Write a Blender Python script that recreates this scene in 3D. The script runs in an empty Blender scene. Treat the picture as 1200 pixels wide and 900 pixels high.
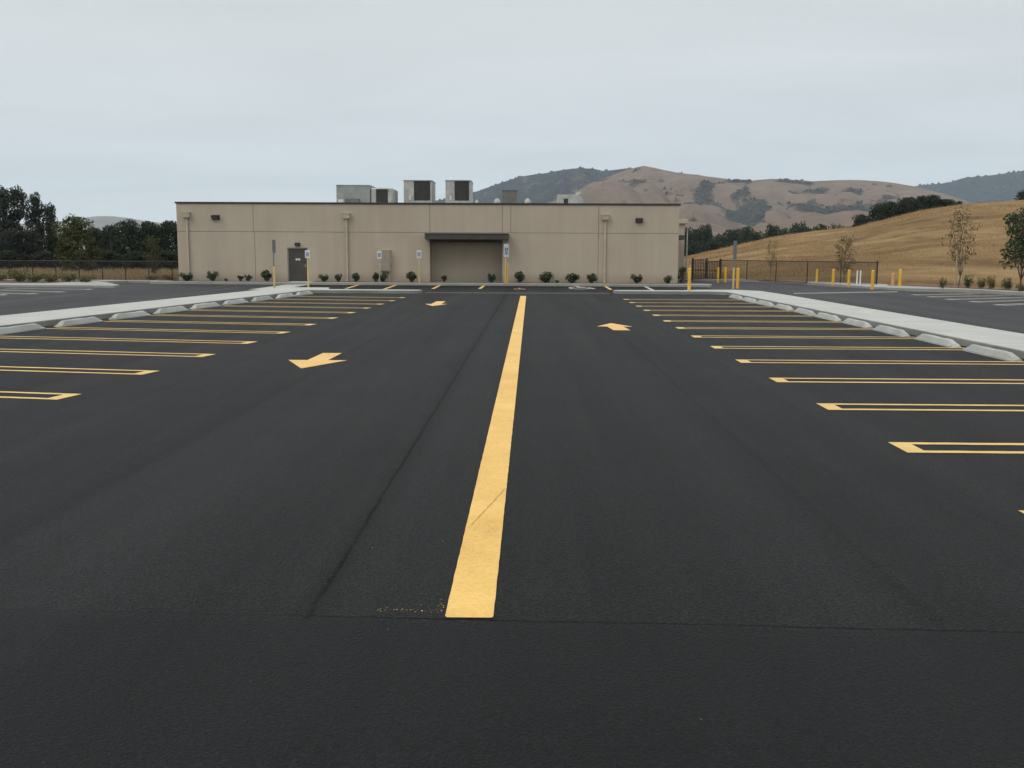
import bpy, math, random
import numpy as np
from mathutils import Vector, noise as mnoise

S = bpy.context.scene
COL = S.collection
R = math.radians

# ------------------------------------------------------------------ camera
F = 1150.0                     # focal length in photo pixels (1200 wide)
CAM = Vector((0, 0, 1.9))
YAW, PITCH, ROLL = R(1.10), R(7.62), R(0.28)
fwd = Vector((-math.sin(YAW) * math.cos(PITCH), math.cos(YAW) * math.cos(PITCH), -math.sin(PITCH)))
rt0 = Vector((math.cos(YAW), math.sin(YAW), 0))
up0 = rt0.cross(fwd)
rt = rt0 * math.cos(ROLL) + up0 * math.sin(ROLL)
up = up0 * math.cos(ROLL) - rt0 * math.sin(ROLL)


def ray(px, py):
    return fwd + rt * ((px - 600) / F) + up * ((450 - py) / F)


def G(px, py, z=0.0):          # measured point on the ground
    d = ray(px, py)
    t = (z - CAM.z) / d.z
    return CAM + d * t


def P(px, py, Y):              # measured point on the plane y = Y
    d = ray(px, py)
    return CAM + d * (Y / d.y)


cam_data = bpy.data.cameras.new('camera')
cam = bpy.data.objects.new('camera', cam_data)
COL.objects.link(cam)
cam_data.sensor_width = 36
cam_data.lens = 36 * F / 1200
cam_data.clip_start = 0.05
cam_data.clip_end = 20000
from mathutils import Matrix
m3 = Matrix((rt, up, -fwd)).transposed()
cam.matrix_world = Matrix.Translation(CAM) @ m3.to_4x4()
S.camera = cam


# ------------------------------------------------------------------ mesh helper
class MB:
    def __init__(self):
        self.v, self.f, self.mi = [], [], []

    def add(self, vs, fs, mi=0):
        b = len(self.v)
        self.v += [tuple(v) for v in vs]
        self.f += [tuple(i + b for i in f) for f in fs]
        self.mi += [mi] * len(fs)

    def box(self, x0, x1, y0, y1, z0, z1, mi=0):
        vs = [(x, y, z) for z in (z0, z1) for y in (y0, y1) for x in (x0, x1)]
        fs = [(0, 2, 3, 1), (4, 5, 7, 6), (0, 1, 5, 4), (2, 6, 7, 3), (0, 4, 6, 2), (1, 3, 7, 5)]
        self.add(vs, fs, mi)

    def rbox(self, x0, x1, y0, y1, z0, z1, c=0.01, mi=0):
        """box with chamfered edges"""
        lo, hi = (x0, y0, z0), (x1, y1, z1)
        vs, idx = [], {}
        for i in range(8):
            s = [(i >> k) & 1 for k in range(3)]
            for a in range(3):
                p = []
                for k in range(3):
                    e = hi[k] if s[k] else lo[k]
                    if k != a:
                        e += -c if s[k] else c
                    p.append(e)
                idx[(i, a)] = len(vs)
                vs.append(p)
        fs = []
        for a in range(3):
            b_, c_ = (a + 1) % 3, (a + 2) % 3
            for s in (0, 1):
                base = s << a
                q = [base, base | 1 << b_, base | 1 << b_ | 1 << c_, base | 1 << c_]
                f = [idx[(i, a)] for i in q]
                fs.append(f if s else f[::-1])
        for a in range(3):          # edges along axis a
            b_, c_ = (a + 1) % 3, (a + 2) % 3
            for sb in (0, 1):
                for sc in (0, 1):
                    i0 = sb << b_ | sc << c_
                    i1 = i0 | 1 << a
                    f = [idx[(i0, b_)], idx[(i1, b_)], idx[(i1, c_)], idx[(i0, c_)]]
                    fs.append(f if (sb ^ sc) else f[::-1])
        for i in range(8):
            n = bin(i).count('1')
            f = [idx[(i, 0)], idx[(i, 1)], idx[(i, 2)]]
            fs.append(f if n % 2 else f[::-1])
        self.add(vs, fs, mi)

    def tube(self, p0, p1, r0, r1=None, n=8, caps=True, mi=0):
        r1 = r0 if r1 is None else r1
        p0, p1 = Vector(p0), Vector(p1)
        d = (p1 - p0).normalized()
        a = d.orthogonal().normalized()
        b = d.cross(a)
        vs = []
        for p, r in ((p0, r0), (p1, r1)):
            for k in range(n):
                t = 2 * math.pi * k / n
                vs.append(p + (a * math.cos(t) + b * math.sin(t)) * r)
        fs = [(k, (k + 1) % n, n + (k + 1) % n, n + k) for k in range(n)]
        if caps:
            fs += [tuple(range(n))[::-1], tuple(range(n, 2 * n))]
        self.add(vs, fs, mi)

    def lathe(self, x, y, prof, n=14, mi=0):
        """prof: list of (r, z); closed top and bottom"""
        vs, fs = [], []
        for r, z in prof:
            for k in range(n):
                t = 2 * math.pi * k / n
                vs.append((x + r * math.cos(t), y + r * math.sin(t), z))
        for j in range(len(prof) - 1):
            for k in range(n):
                fs.append((j * n + k, j * n + (k + 1) % n, (j + 1) * n + (k + 1) % n, (j + 1) * n + k))
        fs.append(tuple(range(n))[::-1])
        m = (len(prof) - 1) * n
        fs.append(tuple(range(m, m + n)))
        self.add(vs, fs, mi)

    def poly(self, pts, z=None):
        self.add([(p[0], p[1], p[2] if z is None else z) for p in pts], [tuple(range(len(pts)))])

    def prism(self, pts, z0, z1, c=0.0, mi=0, mside=0):
        """extruded ground outline (counter-clockwise) with a small chamfer at the top"""
        n = len(pts)
        cx = sum(p[0] for p in pts) / n
        vs = [(p[0], p[1], z0) for p in pts] + [(p[0], p[1], z1 - c) for p in pts]
        if c > 0:
            ins = []
            for i in range(n):
                a, b, d = Vector(pts[i - 1][:2]), Vector(pts[i][:2]), Vector(pts[(i + 1) % n][:2])
                e1, e2 = (b - a).normalized(), (d - b).normalized()
                n1, n2 = Vector((-e1.y, e1.x)), Vector((-e2.y, e2.x))
                q = (n1 + n2)
                q = q / max(0.3, q.length_squared / 2)
                ins.append(b + q * c)
            vs += [(p.x, p.y, z1) for p in ins]
        L = 3 if c > 0 else 2
        fs = []
        for j in range(L - 1):
            for i in range(n):
                k = (i + 1) % n
                fs.append((j * n + i, j * n + k, (j + 1) * n + k, (j + 1) * n + i))
        self.add(vs, fs, mside)
        self.f.append(tuple(len(self.v) - n + i for i in range(n)))
        self.mi.append(mi)

    def build(self, name, mats, parent=None, smooth=False):
        me = bpy.data.meshes.new(name)
        me.from_pydata(self.v, [], self.f)
        if not isinstance(mats, (list, tuple)):
            mats = [mats]
        for m in mats:
            me.materials.append(m)
        if len(mats) > 1:
            me.polygons.foreach_set('material_index', self.mi)
        if smooth:
            me.polygons.foreach_set('use_smooth', [True] * len(me.polygons))
        me.update()
        o = bpy.data.objects.new(name, me)
        COL.objects.link(o)
        if parent is not None:
            o.parent = parent
        return o


def tag(o, label=None, cat=None, group=None, kind=None):
    if label: o['label'] = label
    if cat: o['category'] = cat
    if group: o['group'] = group
    if kind: o['kind'] = kind
    return o


def empty(name, loc, label, cat, group=None, rz=0.0):
    o = bpy.data.objects.new(name, None)
    COL.objects.link(o)
    o.location = loc
    o.rotation_euler.z = rz
    o.empty_display_size = 0.2
    return tag(o, label, cat, group)


def copy_thing(o, loc, rz=0.0, scale=None, label=None, group=None):
    c = o.copy()
    COL.objects.link(c)
    c.location = loc
    c.rotation_euler.z = rz
    if scale is not None:
        c.scale = scale
    if label: c['label'] = label
    if group: c['group'] = group
    for ch in o.children:
        d = ch.copy()
        COL.objects.link(d)
        d.parent = c
        for g in ch.children:
            e = g.copy()
            COL.objects.link(e)
            e.parent = d
    return c


# ------------------------------------------------------------------ materials
class NT:
    def __init__(self, name):
        self.m = bpy.data.materials.new(name)
        self.m.use_nodes = True
        self.t = self.m.node_tree
        self.t.nodes.clear()
        self.out = self.t.nodes.new('ShaderNodeOutputMaterial')
        self.tc = self.t.nodes.new('ShaderNodeTexCoord')

    def n(self, typ, ins=None, **props):
        nd = self.t.nodes.new(typ)
        for k, v in props.items():
            setattr(nd, k, v)
        for k, v in (ins or {}).items():
            s = nd.inputs[k]
            if isinstance(v, bpy.types.NodeSocket):
                self.t.links.new(v, s)
            else:
                s.default_value = v
        return nd

    def obj(self):
        return self.tc.outputs['Object']

    def pos(self):
        return self.n('ShaderNodeNewGeometry').outputs['Position']

    def mapped(self, vec, scale):
        return self.n('ShaderNodeMapping', {'Vector': vec, 'Scale': scale}).outputs[0]

    def noise(self, vec, scale, detail=3, rough=0.55, dist=0.0):
        return self.n('ShaderNodeTexNoise', {'Vector': vec, 'Scale': scale, 'Detail': detail, 'Roughness': rough, 'Distortion': dist}).outputs['Fac']

    def ramp(self, fac, stops):
        nd = self.n('ShaderNodeValToRGB', {'Fac': fac})
        cr = nd.color_ramp
        while len(cr.elements) < len(stops):
            cr.elements.new(0.5)
        for e, (p, c) in zip(cr.elements, stops):
            e.position = p
            e.color = (c, c, c, 1) if isinstance(c, (int, float)) else (*c, 1)
        return nd.outputs['Color']

    def mth(self, op, a, b=0.0, c=0.0, clamp=False):
        nd = self.n('ShaderNodeMath', operation=op, use_clamp=clamp)
        for i, v in enumerate((a, b, c)):
            if isinstance(v, bpy.types.NodeSocket):
                self.t.links.new(v, nd.inputs[i])
            else:
                nd.inputs[i].default_value = v
        return nd.outputs[0]

    def mix(self, fac, a, b, blend='MIX'):
        nd = self.n('ShaderNodeMix', data_type='RGBA', blend_type=blend)
        for s, v in ((nd.inputs[0], fac), (nd.inputs[6], a), (nd.inputs[7], b)):
            if isinstance(v, bpy.types.NodeSocket):
                self.t.links.new(v, s)
            elif isinstance(v, (int, float)):
                s.default_value = v if s.type == 'VALUE' else (v, v, v, 1)
            else:
                s.default_value = (*v, 1)
        return nd.outputs[2]

    def bump(self, h, dist=0.01, strength=1.0, normal=None):
        ins = {'Height': h, 'Distance': dist, 'Strength': strength}
        if normal is not None:
            ins['Normal'] = normal
        return self.n('ShaderNodeBump', ins).outputs[0]

    def bsdf(self, base, rough=0.7, metal=0.0, normal=None, spec=0.5):
        ins = {'Base Color': base if isinstance(base, bpy.types.NodeSocket) else (*base, 1), 'Roughness': rough, 'Metallic': metal, 'Specular IOR Level': spec}
        if normal is not None:
            ins['Normal'] = normal
        return self.n('ShaderNodeBsdfPrincipled', ins)

    def done(self, sh):
        self.t.links.new(sh.outputs[0] if not isinstance(sh, bpy.types.NodeSocket) else sh, self.out.inputs['Surface'])
        return self.m


def mottled(name, a, b, scale=3.0, fine=60.0, rough=0.7, bump=0.004, metal=0.0, spec=0.4, stretch=(1, 1, 1)):
    k = NT(name)
    v = k.mapped(k.pos(), stretch)
    n1 = k.noise(v, scale, 5)
    n2 = k.noise(v, fine, 2)
    f = k.mth('MULTIPLY_ADD', n2, 0.35, k.mth('MULTIPLY', n1, 0.75))
    c = k.ramp(f, [(0.35, a), (0.72, b)])
    return k.done(k.bsdf(c, rough, metal, k.bump(n2, bump), spec))


SEAM_Y = G(549.5, 727).y + 0.028 * G(549.5, 727).x - 0.005


def mat_asphalt(name, lo, hi, lanes=True):
    k = NT(name)
    p = k.pos()
    grain = k.noise(p, 62, 4, 0.75)
    fine = k.noise(p, 260, 2, 0.6)
    vor = k.n('ShaderNodeTexVoronoi', {'Vector': p, 'Scale': 70.0}, feature='F1')
    broad = k.noise(k.mapped(p, (1, 0.035, 1)), 0.95, 5, 0.62)
    patch = k.noise(p, 0.35, 5, 0.65)
    f = k.mth('ADD', k.mth('MULTIPLY', broad, 0.72), k.mth('MULTIPLY', patch, 0.28))
    base = k.ramp(f, [(0.38, lo), (0.62, hi)])
    g = k.ramp(grain, [(0.36, 0.1), (0.5, 0.75), (0.66, 3.2)])
    base = k.mix(1.0, base, g, 'MULTIPLY')
    # scattered pale stone chips
    cell = k.n('ShaderNodeTexVoronoi', {'Vector': p, 'Scale': 7.0}, feature='F1')
    chip = k.mth('LESS_THAN', cell.outputs['Distance'], 0.026)
    rnd = k.n('ShaderNodeSeparateColor', {'Color': cell.outputs['Color']})
    chip = k.mth('MULTIPLY', chip, k.mth('GREATER_THAN', rnd.outputs[0], 0.86))
    base = k.mix(chip, base, (0.40, 0.40, 0.38))
    xyz = k.n('ShaderNodeSeparateXYZ', {'Vector': p})
    X, Y = xyz.outputs[0], xyz.outputs[1]
    crack = None
    if lanes:
        wob = k.mth('MULTIPLY', k.mth('SUBTRACT', k.noise(p, 2.2, 6, 0.75), 0.5), 0.07)
        wob2 = k.mth('MULTIPLY', k.mth('SUBTRACT', k.noise(p, 18, 3, 0.6), 0.5), 0.03)
        wob = k.mth('ADD', wob, wob2)
        strength = k.ramp(k.noise(p, 1.4, 4, 0.7), [(0.3, 0.55), (0.6, 1.0)])

        def seam(coord, at, width, s, gate=None):
            d = k.mth('ABSOLUTE', k.mth('ADD', k.mth('SUBTRACT', coord, at), wob))
            m = k.n('ShaderNodeMapRange', {'Value': d, 'From Min': width, 'From Max': width * 0.15, 'To Min': 0.0, 'To Max': s}).outputs[0]
            m = k.mth('MULTIPLY', m, strength)
            return k.mth('MULTIPLY', m, gate) if gate is not None else m
        after = k.n('ShaderNodeMapRange', {'Value': Y, 'From Min': SEAM_Y - .05, 'From Max': SEAM_Y + .03}).outputs[0]
        Yt = k.mth('MULTIPLY_ADD', X, 0.028, Y)
        rightof = k.n('ShaderNodeMapRange', {'Value': X, 'From Min': -1.35, 'From Max': -1.1, 'To Min': 0.3, 'To Max': 1.0}).outputs[0]
        ms = [seam(X, -1.155, 0.026, 0.62, after), seam(Yt, SEAM_Y, 0.018, 0.55, rightof),
              seam(X, 2.12, 0.06, 0.17, after), seam(X, -3.45, 0.10, 0.13), seam(X, 3.3, 0.08, 0.12)]
        soft = seam(X, -1.155, 0.16, 0.4, after)
        # compacted wheel lanes, slightly smoother and greyer
        lane = k.mth('MULTIPLY', k.n('ShaderNodeMapRange', {'Value': k.mth('ABSOLUTE', k.mth('ADD', k.mth('SUBTRACT', X, -3.0), k.mth('MULTIPLY', wob, 6))), 'From Min': 0.7, 'From Max': 0.2}).outputs[0], 0.12)
        base = k.mix(lane, base, (0.03, 0.03, 0.031))
        crack = ms[0]
        for q in ms[1:]:
            crack = k.mth('MAXIMUM', crack, q)
        base = k.mix(soft, base, (0.004, 0.004, 0.004))
        base = k.mix(crack, base, (0.0025, 0.0025, 0.0025))
        fore = k.n('ShaderNodeMapRange', {'Value': Yt, 'From Min': SEAM_Y + .03, 'From Max': SEAM_Y - .1, 'To Min': 0.0, 'To Max': 0.6}).outputs[0]
        base = k.mix(fore, base, (0.0045, 0.005, 0.0055))
    h = k.mth('ADD', k.mth('MULTIPLY', grain, 0.6), k.mth('MULTIPLY', vor.outputs['Distance'], 0.9))
    h = k.mth('ADD', h, k.mth('MULTIPLY', fine, 0.25))
    if crack is not None:
        h = k.mth('SUBTRACT', h, k.mth('MULTIPLY', crack, 1.2))
    nrm = k.bump(h, 0.010, 0.9)
    rough = k.mth('MULTIPLY_ADD', f, -0.25, 0.845)
    sh = k.bsdf(base, rough, 0, nrm, 0.16)
    if crack is not None:      # open joints hold no shine
        k.t.links.new(k.mth('MULTIPLY', k.mth('SUBTRACT', 1.0, k.mth('MAXIMUM', crack, k.mth('MULTIPLY', soft, 0.55)), 0, True), 0.16), sh.inputs['Specular IOR Level'])
    return k.done(sh)


def mat_paint(name, a, b, wear=0.35):
    k = NT(name)
    p = k.pos()
    big = k.noise(p, 1.3, 5, 0.65)
    sm = k.noise(p, 38, 4, 0.7)
    c = k.ramp(big, [(0.3, a), (0.7, b)])
    c = k.mix(k.ramp(sm, [(0.35, 0.28), (0.6, 0.0)]), c, (0.25, 0.17, 0.07))
    hole = k.ramp(k.mth('ADD', k.mth('MULTIPLY', sm, 0.75), k.mth('MULTIPLY', big, 0.25)), [(0.30, wear), (0.37, 0.0)])
    c = k.mix(hole, c, (0.03, 0.03, 0.03))
    nrm = k.bump(k.noise(p, 110, 3, 0.7), 0.004, 0.7)
    return k.done(k.bsdf(c, 0.6, 0, nrm, 0.35))


def mat_leaf(name, dark, light, trans=0.25):
    k = NT(name)
    g = k.n('ShaderNodeNewGeometry')
    rnd = g.outputs['Random Per Island']
    clump = k.noise(k.obj(), 0.9, 3)
    f = k.mth('ADD', k.mth('MULTIPLY', rnd, 0.55), k.mth('MULTIPLY', clump, 0.5))
    c = k.ramp(f, [(0.2, dark), (0.85, light)])
    d = k.bsdf(c, 0.7, 0, None, 0.15)
    tr = k.n('ShaderNodeBsdfTranslucent', {'Color': c})
    return k.done(k.n('ShaderNodeMixShader', {0: trans, 1: d.outputs[0], 2: tr.outputs[0]}))


def mat_stucco():
    k = NT('beige_stucco')
    p = k.pos()
    broad = k.noise(k.mapped(p, (0.5, 0.5, 0.35)), 0.9, 5, 0.6)
    streak = k.noise(k.mapped(p, (2.2, 2.2, 0.12)), 1.0, 4, 0.6)
    fine = k.noise(p, 26, 4, 0.7)
    course = k.n('ShaderNodeTexWave', {'Vector': p, 'Scale': 0.78, 'Distortion': 0.3, 'Detail': 2}, bands_direction='Z').outputs['Fac']
    f = k.mth('ADD', k.mth('MULTIPLY', broad, 0.5), k.mth('MULTIPLY', streak, 0.35))
    f = k.mth('MULTIPLY_ADD', fine, 0.22, f)
    c = k.ramp(f, [(0.3, (0.355, 0.300, 0.232)), (0.72, (0.455, 0.390, 0.306))])
    z = k.n('ShaderNodeSeparateXYZ', {'Vector': p}).outputs[2]
    splash = k.n('ShaderNodeMapRange', {'Value': k.mth('MULTIPLY_ADD', fine, -0.5, z), 'From Min': 0.5, 'From Max': -0.05, 'To Max': 0.35}).outputs[0]
    c = k.mix(splash, c, (0.2, 0.165, 0.12))
    return k.done(k.bsdf(c, 0.9, 0, k.bump(fine, 0.012, 0.6), 0.25))


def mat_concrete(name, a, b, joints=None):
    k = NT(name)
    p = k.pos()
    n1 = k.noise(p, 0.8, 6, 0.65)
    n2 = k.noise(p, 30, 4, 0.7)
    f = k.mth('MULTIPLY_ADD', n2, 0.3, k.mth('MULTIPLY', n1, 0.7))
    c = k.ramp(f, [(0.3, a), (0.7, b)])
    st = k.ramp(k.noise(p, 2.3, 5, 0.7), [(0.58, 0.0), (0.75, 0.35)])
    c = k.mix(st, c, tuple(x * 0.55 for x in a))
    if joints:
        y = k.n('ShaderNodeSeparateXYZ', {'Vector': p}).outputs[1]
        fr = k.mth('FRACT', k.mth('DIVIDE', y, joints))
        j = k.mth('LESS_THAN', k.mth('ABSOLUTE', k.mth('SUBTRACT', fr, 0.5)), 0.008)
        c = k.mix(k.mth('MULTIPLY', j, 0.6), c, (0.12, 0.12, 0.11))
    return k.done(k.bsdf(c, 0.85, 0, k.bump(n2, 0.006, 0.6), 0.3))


def mat_drygrass(name='dry_grass_ground'):
    k = NT(name)
    p = k.pos()
    big = k.noise(k.mapped(p, (0.7, 1, 2.5)), 0.06, 6, 0.66, 0.8)
    mid = k.noise(k.mapped(p, (0.6, 0.8, 1.6)), 0.28, 6, 0.7, 0.5)
    fine = k.noise(k.mapped(p, (1, 1, 0.35)), 5.5, 4, 0.75)
    f = k.mth('ADD', k.mth('MULTIPLY', big, 0.42), k.mth('MULTIPLY', mid, 0.42))
    f = k.mth('MULTIPLY_ADD', fine, 0.2, f)
    c = k.ramp(f, [(0.39, (0.085, 0.053, 0.023)), (0.47, (0.185, 0.116, 0.05)), (0.55, (0.265, 0.174, 0.08)), (0.65, (0.375, 0.262, 0.13))])
    h = k.mth('ADD', k.mth('MULTIPLY', fine, 0.4), k.mth('MULTIPLY', mid, 1.0))
    return k.done(k.bsdf(c, 0.95, 0, k.bump(h, 0.9, 0.8), 0.1))


def mat_hill(name, grass_a, grass_b, veg):
    k = NT(name)
    p = k.pos()
    n1 = k.noise(p, 0.0035, 5, 0.6)
    n2 = k.noise(p, 0.03, 4, 0.7)
    f = k.mth('MULTIPLY_ADD', n2, 0.4, k.mth('MULTIPLY', n1, 0.6))
    c = k.ramp(f, [(0.35, grass_a), (0.65, grass_b)])
    at = k.n('ShaderNodeAttribute', attribute_name='scrub').outputs['Fac']
    clump = k.noise(p, 0.028, 6, 0.78)
    m = k.mth('ADD', at, k.mth('MULTIPLY', k.mth('SUBTRACT', clump, 0.5), 1.5))
    m = k.ramp(m, [(0.40, 0.0), (0.66, 1.0)])
    vc = k.ramp(k.noise(p, 0.09, 3, 0.7), [(0.3, tuple(x * 0.6 for x in veg)), (0.7, veg)])
    c = k.mix(m, c, vc)
    h = k.mth('ADD', k.mth('MULTIPLY', n2, 4.0), k.mth('MULTIPLY', k.mth('MULTIPLY', clump, m), 12.0))
    return k.done(k.bsdf(c, 0.95, 0, k.bump(h, 1.0, 1.0), 0.05))


def mat_chain(name, wire, scale=16.0, th=0.24):
    """woven wire: see-through diamonds"""
    k = NT(name)
    uv = k.obj()
    s = k.n('ShaderNodeSeparateXYZ', {'Vector': uv})
    a = k.mth('ADD', s.outputs[0], s.outputs[2])
    b = k.mth('SUBTRACT', s.outputs[0], s.outputs[2])
    fa = k.mth('FRACT', k.mth('MULTIPLY', a, scale))
    fb = k.mth('FRACT', k.mth('MULTIPLY', b, scale))
    m = k.mth('MAXIMUM', k.mth('LESS_THAN', fa, th), k.mth('LESS_THAN', fb, th))
    d = k.bsdf(wire, 0.5, 0.2)
    t = k.n('ShaderNodeBsdfTransparent')
    return k.done(k.n('ShaderNodeMixShader', {0: m, 1: t.outputs[0], 2: d.outputs[0]}))


def mat_coil():
    k = NT('coil_fins')
    s = k.n('ShaderNodeSeparateXYZ', {'Vector': k.obj()})
    f = k.mth('FRACT', k.mth('MULTIPLY', s.outputs[2], 9.0))
    n = k.noise(k.obj(), 2.5, 4)
    c = k.ramp(k.mth('MULTIPLY_ADD', n, 0.5, k.mth('MULTIPLY', f, 0.4)), [(0.2, (0.012, 0.012, 0.012)), (0.8, (0.05, 0.047, 0.042))])
    return k.done(k.bsdf(c, 0.6, 0.3))


YEL_A, YEL_B = (0.60, 0.36, 0.082), (0.74, 0.475, 0.135)
M = dict(
    asphalt=mat_asphalt('new_asphalt', (0.0062, 0.0066, 0.0069), (0.0100, 0.0104, 0.0107)),
    asphalt_old=mat_asphalt('grey_asphalt', (0.027, 0.027, 0.028), (0.040, 0.040, 0.042), lanes=False),
    yellow=mat_paint('yellow_paint', YEL_A, YEL_B, 0.7),
    yellow_thin=mat_paint('stall_paint', (0.53, 0.35, 0.10), (0.67, 0.46, 0.15), 0.8),
    stained=mottled('stained_paint', (0.36, 0.23, 0.07), (0.54, 0.36, 0.12), 6, 60, 0.8, 0.002),
    orange=mat_paint('arrow_paint', (0.60, 0.36, 0.10), (0.72, 0.46, 0.15), 0.7),
    white=mat_paint('white_paint', (0.42, 0.41, 0.38), (0.56, 0.55, 0.52), 0.8),
    stucco=mat_stucco(),
    concrete=mat_concrete('pale_concrete', (0.31, 0.32, 0.295), (0.41, 0.415, 0.385), joints=3.05),
    kerb=mat_concrete('kerb_concrete', (0.22, 0.225, 0.21), (0.33, 0.33, 0.31)),
    kerb_face=mat_concrete('shaded_kerb_face', (0.14, 0.145, 0.135), (0.27, 0.275, 0.255)),  # walkway sides toned darker than their tops: shade put into the colour
    stop=mat_concrete('stop_concrete', (0.225, 0.235, 0.22), (0.43, 0.44, 0.41)),
    drygrass=mat_drygrass(),
    blade=mat_leaf('dry_blades', (0.185, 0.118, 0.052), (0.43, 0.30, 0.155), 0.3),
    straw=mat_leaf('pale_straw', (0.20, 0.145, 0.078), (0.44, 0.345, 0.21), 0.3),
    soil=mottled('planter_soil', (0.055, 0.036, 0.024), (0.13, 0.085, 0.055), 2, 30, 0.95, 0.02),
    cap=mottled('dark_bronze', (0.022, 0.019, 0.018), (0.04, 0.035, 0.032), 4, 40, 0.5, 0.001),
    canopy=mottled('canopy_metal', (0.04, 0.038, 0.036), (0.065, 0.06, 0.056), 2, 30, 0.55, 0.001),
    spout=mottled('painted_downspout', (0.37, 0.312, 0.243), (0.48, 0.412, 0.322), 3, 40, 0.6, 0.001),
    door=mottled('door_paint', (0.042, 0.038, 0.033), (0.06, 0.055, 0.048), 2, 40, 0.5, 0.001),
    frame=mottled('door_frame_paint', (0.25, 0.21, 0.165), (0.31, 0.265, 0.21), 3, 40, 0.55, 0.001),
    steel=mottled('brushed_steel', (0.25, 0.25, 0.25), (0.4, 0.4, 0.4), 6, 50, 0.4, 0.001, 0.7),
    galv=mottled('galvanised_panel', (0.20, 0.215, 0.205), (0.30, 0.315, 0.30), 2.2, 25, 0.5, 0.002, 0.25),
    galv_light=mottled('pale_unit_panel', (0.22, 0.23, 0.215), (0.42, 0.43, 0.40), 2.5, 25, 0.5, 0.002, 0.1),
    unit_dark=mottled('unit_brown', (0.10, 0.095, 0.085), (0.15, 0.14, 0.125), 2.5, 25, 0.6, 0.002),
    coil=mat_coil(),
    roof=mottled('roof_membrane', (0.28, 0.28, 0.27), (0.42, 0.42, 0.4), 0.6, 12, 0.8, 0.004),
    signwhite=mottled('sign_white', (0.50, 0.52, 0.52), (0.62, 0.63, 0.62), 5, 40, 0.45, 0.0005),
    signblue=mottled('sign_blue', (0.10, 0.15, 0.24), (0.13, 0.19, 0.29), 5, 40, 0.45, 0.0005),
    signgrey=mottled('sign_back', (0.13, 0.145, 0.15), (0.19, 0.205, 0.21), 5, 40, 0.45, 0.0005, 0.4),
    bollard=mottled('bollard_yellow', (0.62, 0.34, 0.035), (0.76, 0.45, 0.06), 3, 45, 0.45, 0.001),
    pale_yellow=mottled('pale_yellow_post', (0.48, 0.36, 0.14), (0.60, 0.46, 0.20), 3, 45, 0.5, 0.001),
    bollard_faded=mottled('bollard_faded', (0.42, 0.24, 0.09), (0.52, 0.31, 0.13), 3, 45, 0.6, 0.001),
    whitepost=mottled('white_post', (0.55, 0.56, 0.53), (0.7, 0.7, 0.67), 3, 45, 0.5, 0.001),
    fence=mottled('dark_fence_steel', (0.02, 0.018, 0.016), (0.04, 0.035, 0.03), 3, 30, 0.55, 0.001, 0.3),
    mesh_l=mat_chain('chain_link_black', (0.018, 0.018, 0.018), 15.0, 0.13),
    mesh_r=mat_chain('chain_link_brown', (0.075, 0.054, 0.038), 15.0, 0.26),
    lamp=mottled('lamp_housing', (0.012, 0.012, 0.012), (0.025, 0.023, 0.022), 4, 40, 0.5, 0.001),
    lens=mottled('lamp_lens', (0.08, 0.075, 0.07), (0.16, 0.15, 0.14), 9, 40, 0.25, 0.001),
    bark=mottled('bark', (0.045, 0.034, 0.025), (0.115, 0.09, 0.068), 5, 25, 0.95, 0.02),
    bark_dark=mottled('bark_dark', (0.022, 0.018, 0.014), (0.05, 0.04, 0.032), 5, 25, 0.95, 0.02),
    stake=mottled('stake_wood', (0.24, 0.185, 0.125), (0.38, 0.31, 0.22), 6, 30, 0.85, 0.004, stretch=(1, 1, 0.1)),
    leaf_dark=mat_leaf('oak_leaves', (0.012, 0.0175, 0.009), (0.044, 0.058, 0.030)),
    leaf_euc=mat_leaf('eucalyptus_leaves', (0.013, 0.018, 0.012), (0.050, 0.060, 0.040)),
    leaf_olive=mat_leaf('olive_leaves', (0.032, 0.040, 0.012), (0.090, 0.098, 0.034)),
    leaf_row=mat_leaf('far_oak_leaves', (0.012, 0.019, 0.010), (0.040, 0.055, 0.028)),
    leaf_sap=mat_leaf('sapling_leaves', (0.07, 0.062, 0.028), (0.16, 0.145, 0.07)),
    leaf_green=mat_leaf('green_leaves', (0.026, 0.040, 0.018), (0.085, 0.110, 0.055)),
    leaf_shrub=mat_leaf('shrub_leaves', (0.026, 0.037, 0.017), (0.10, 0.13, 0.07)),
    leaf_red=mat_leaf('reddish_leaves', (0.05, 0.03, 0.017), (0.105, 0.07, 0.042)),
    leaf_weed=mat_leaf('weed_leaves', (0.050, 0.058, 0.018), (0.15, 0.145, 0.06)),
    leaf_far=mat_leaf('far_scrub', (0.024, 0.029, 0.024), (0.060, 0.064, 0.052), 0.1),
    hill_tan=mat_hill('golden_ridge', (0.102, 0.076, 0.055), (0.180, 0.134, 0.098), (0.050, 0.048, 0.042)),
    hill_dark=mat_hill('scrub_ridge', (0.075, 0.062, 0.052), (0.10, 0.082, 0.068), (0.024, 0.031, 0.033)),
)

# ------------------------------------------------------------------ ground and pavements
mb = MB()
mb.add([(-7000, -600, -0.06), (7000, -600, -0.06), (7000, 7000, -0.06), (-7000, 7000, -0.06)], [(0, 1, 2, 3)])
tag(mb.build('ground', M['drygrass']), 'dry grass ground around the parking lot', kind='structure')

mb = MB()
mb.add([(-70, -15, 0), (60, -15, 0), (60, 42, 0), (23.8, 46.2, 0), (19.9, 52, 0), (17.1, 62, 0), (14.7, 68.5, 0), (9, 73, 0), (-21, 59, 0), (-34, 59, 0), (-70, 57, 0)],
       [tuple(range(11))])
tag(mb.build('side_lot', M['asphalt_old']), 'weathered grey asphalt of the outer parking lots', kind='structure')


def xin(y):      # inner kerb line of the left walkway
    return -12.4 + 0.0936 * (y - 22.9)


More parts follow.
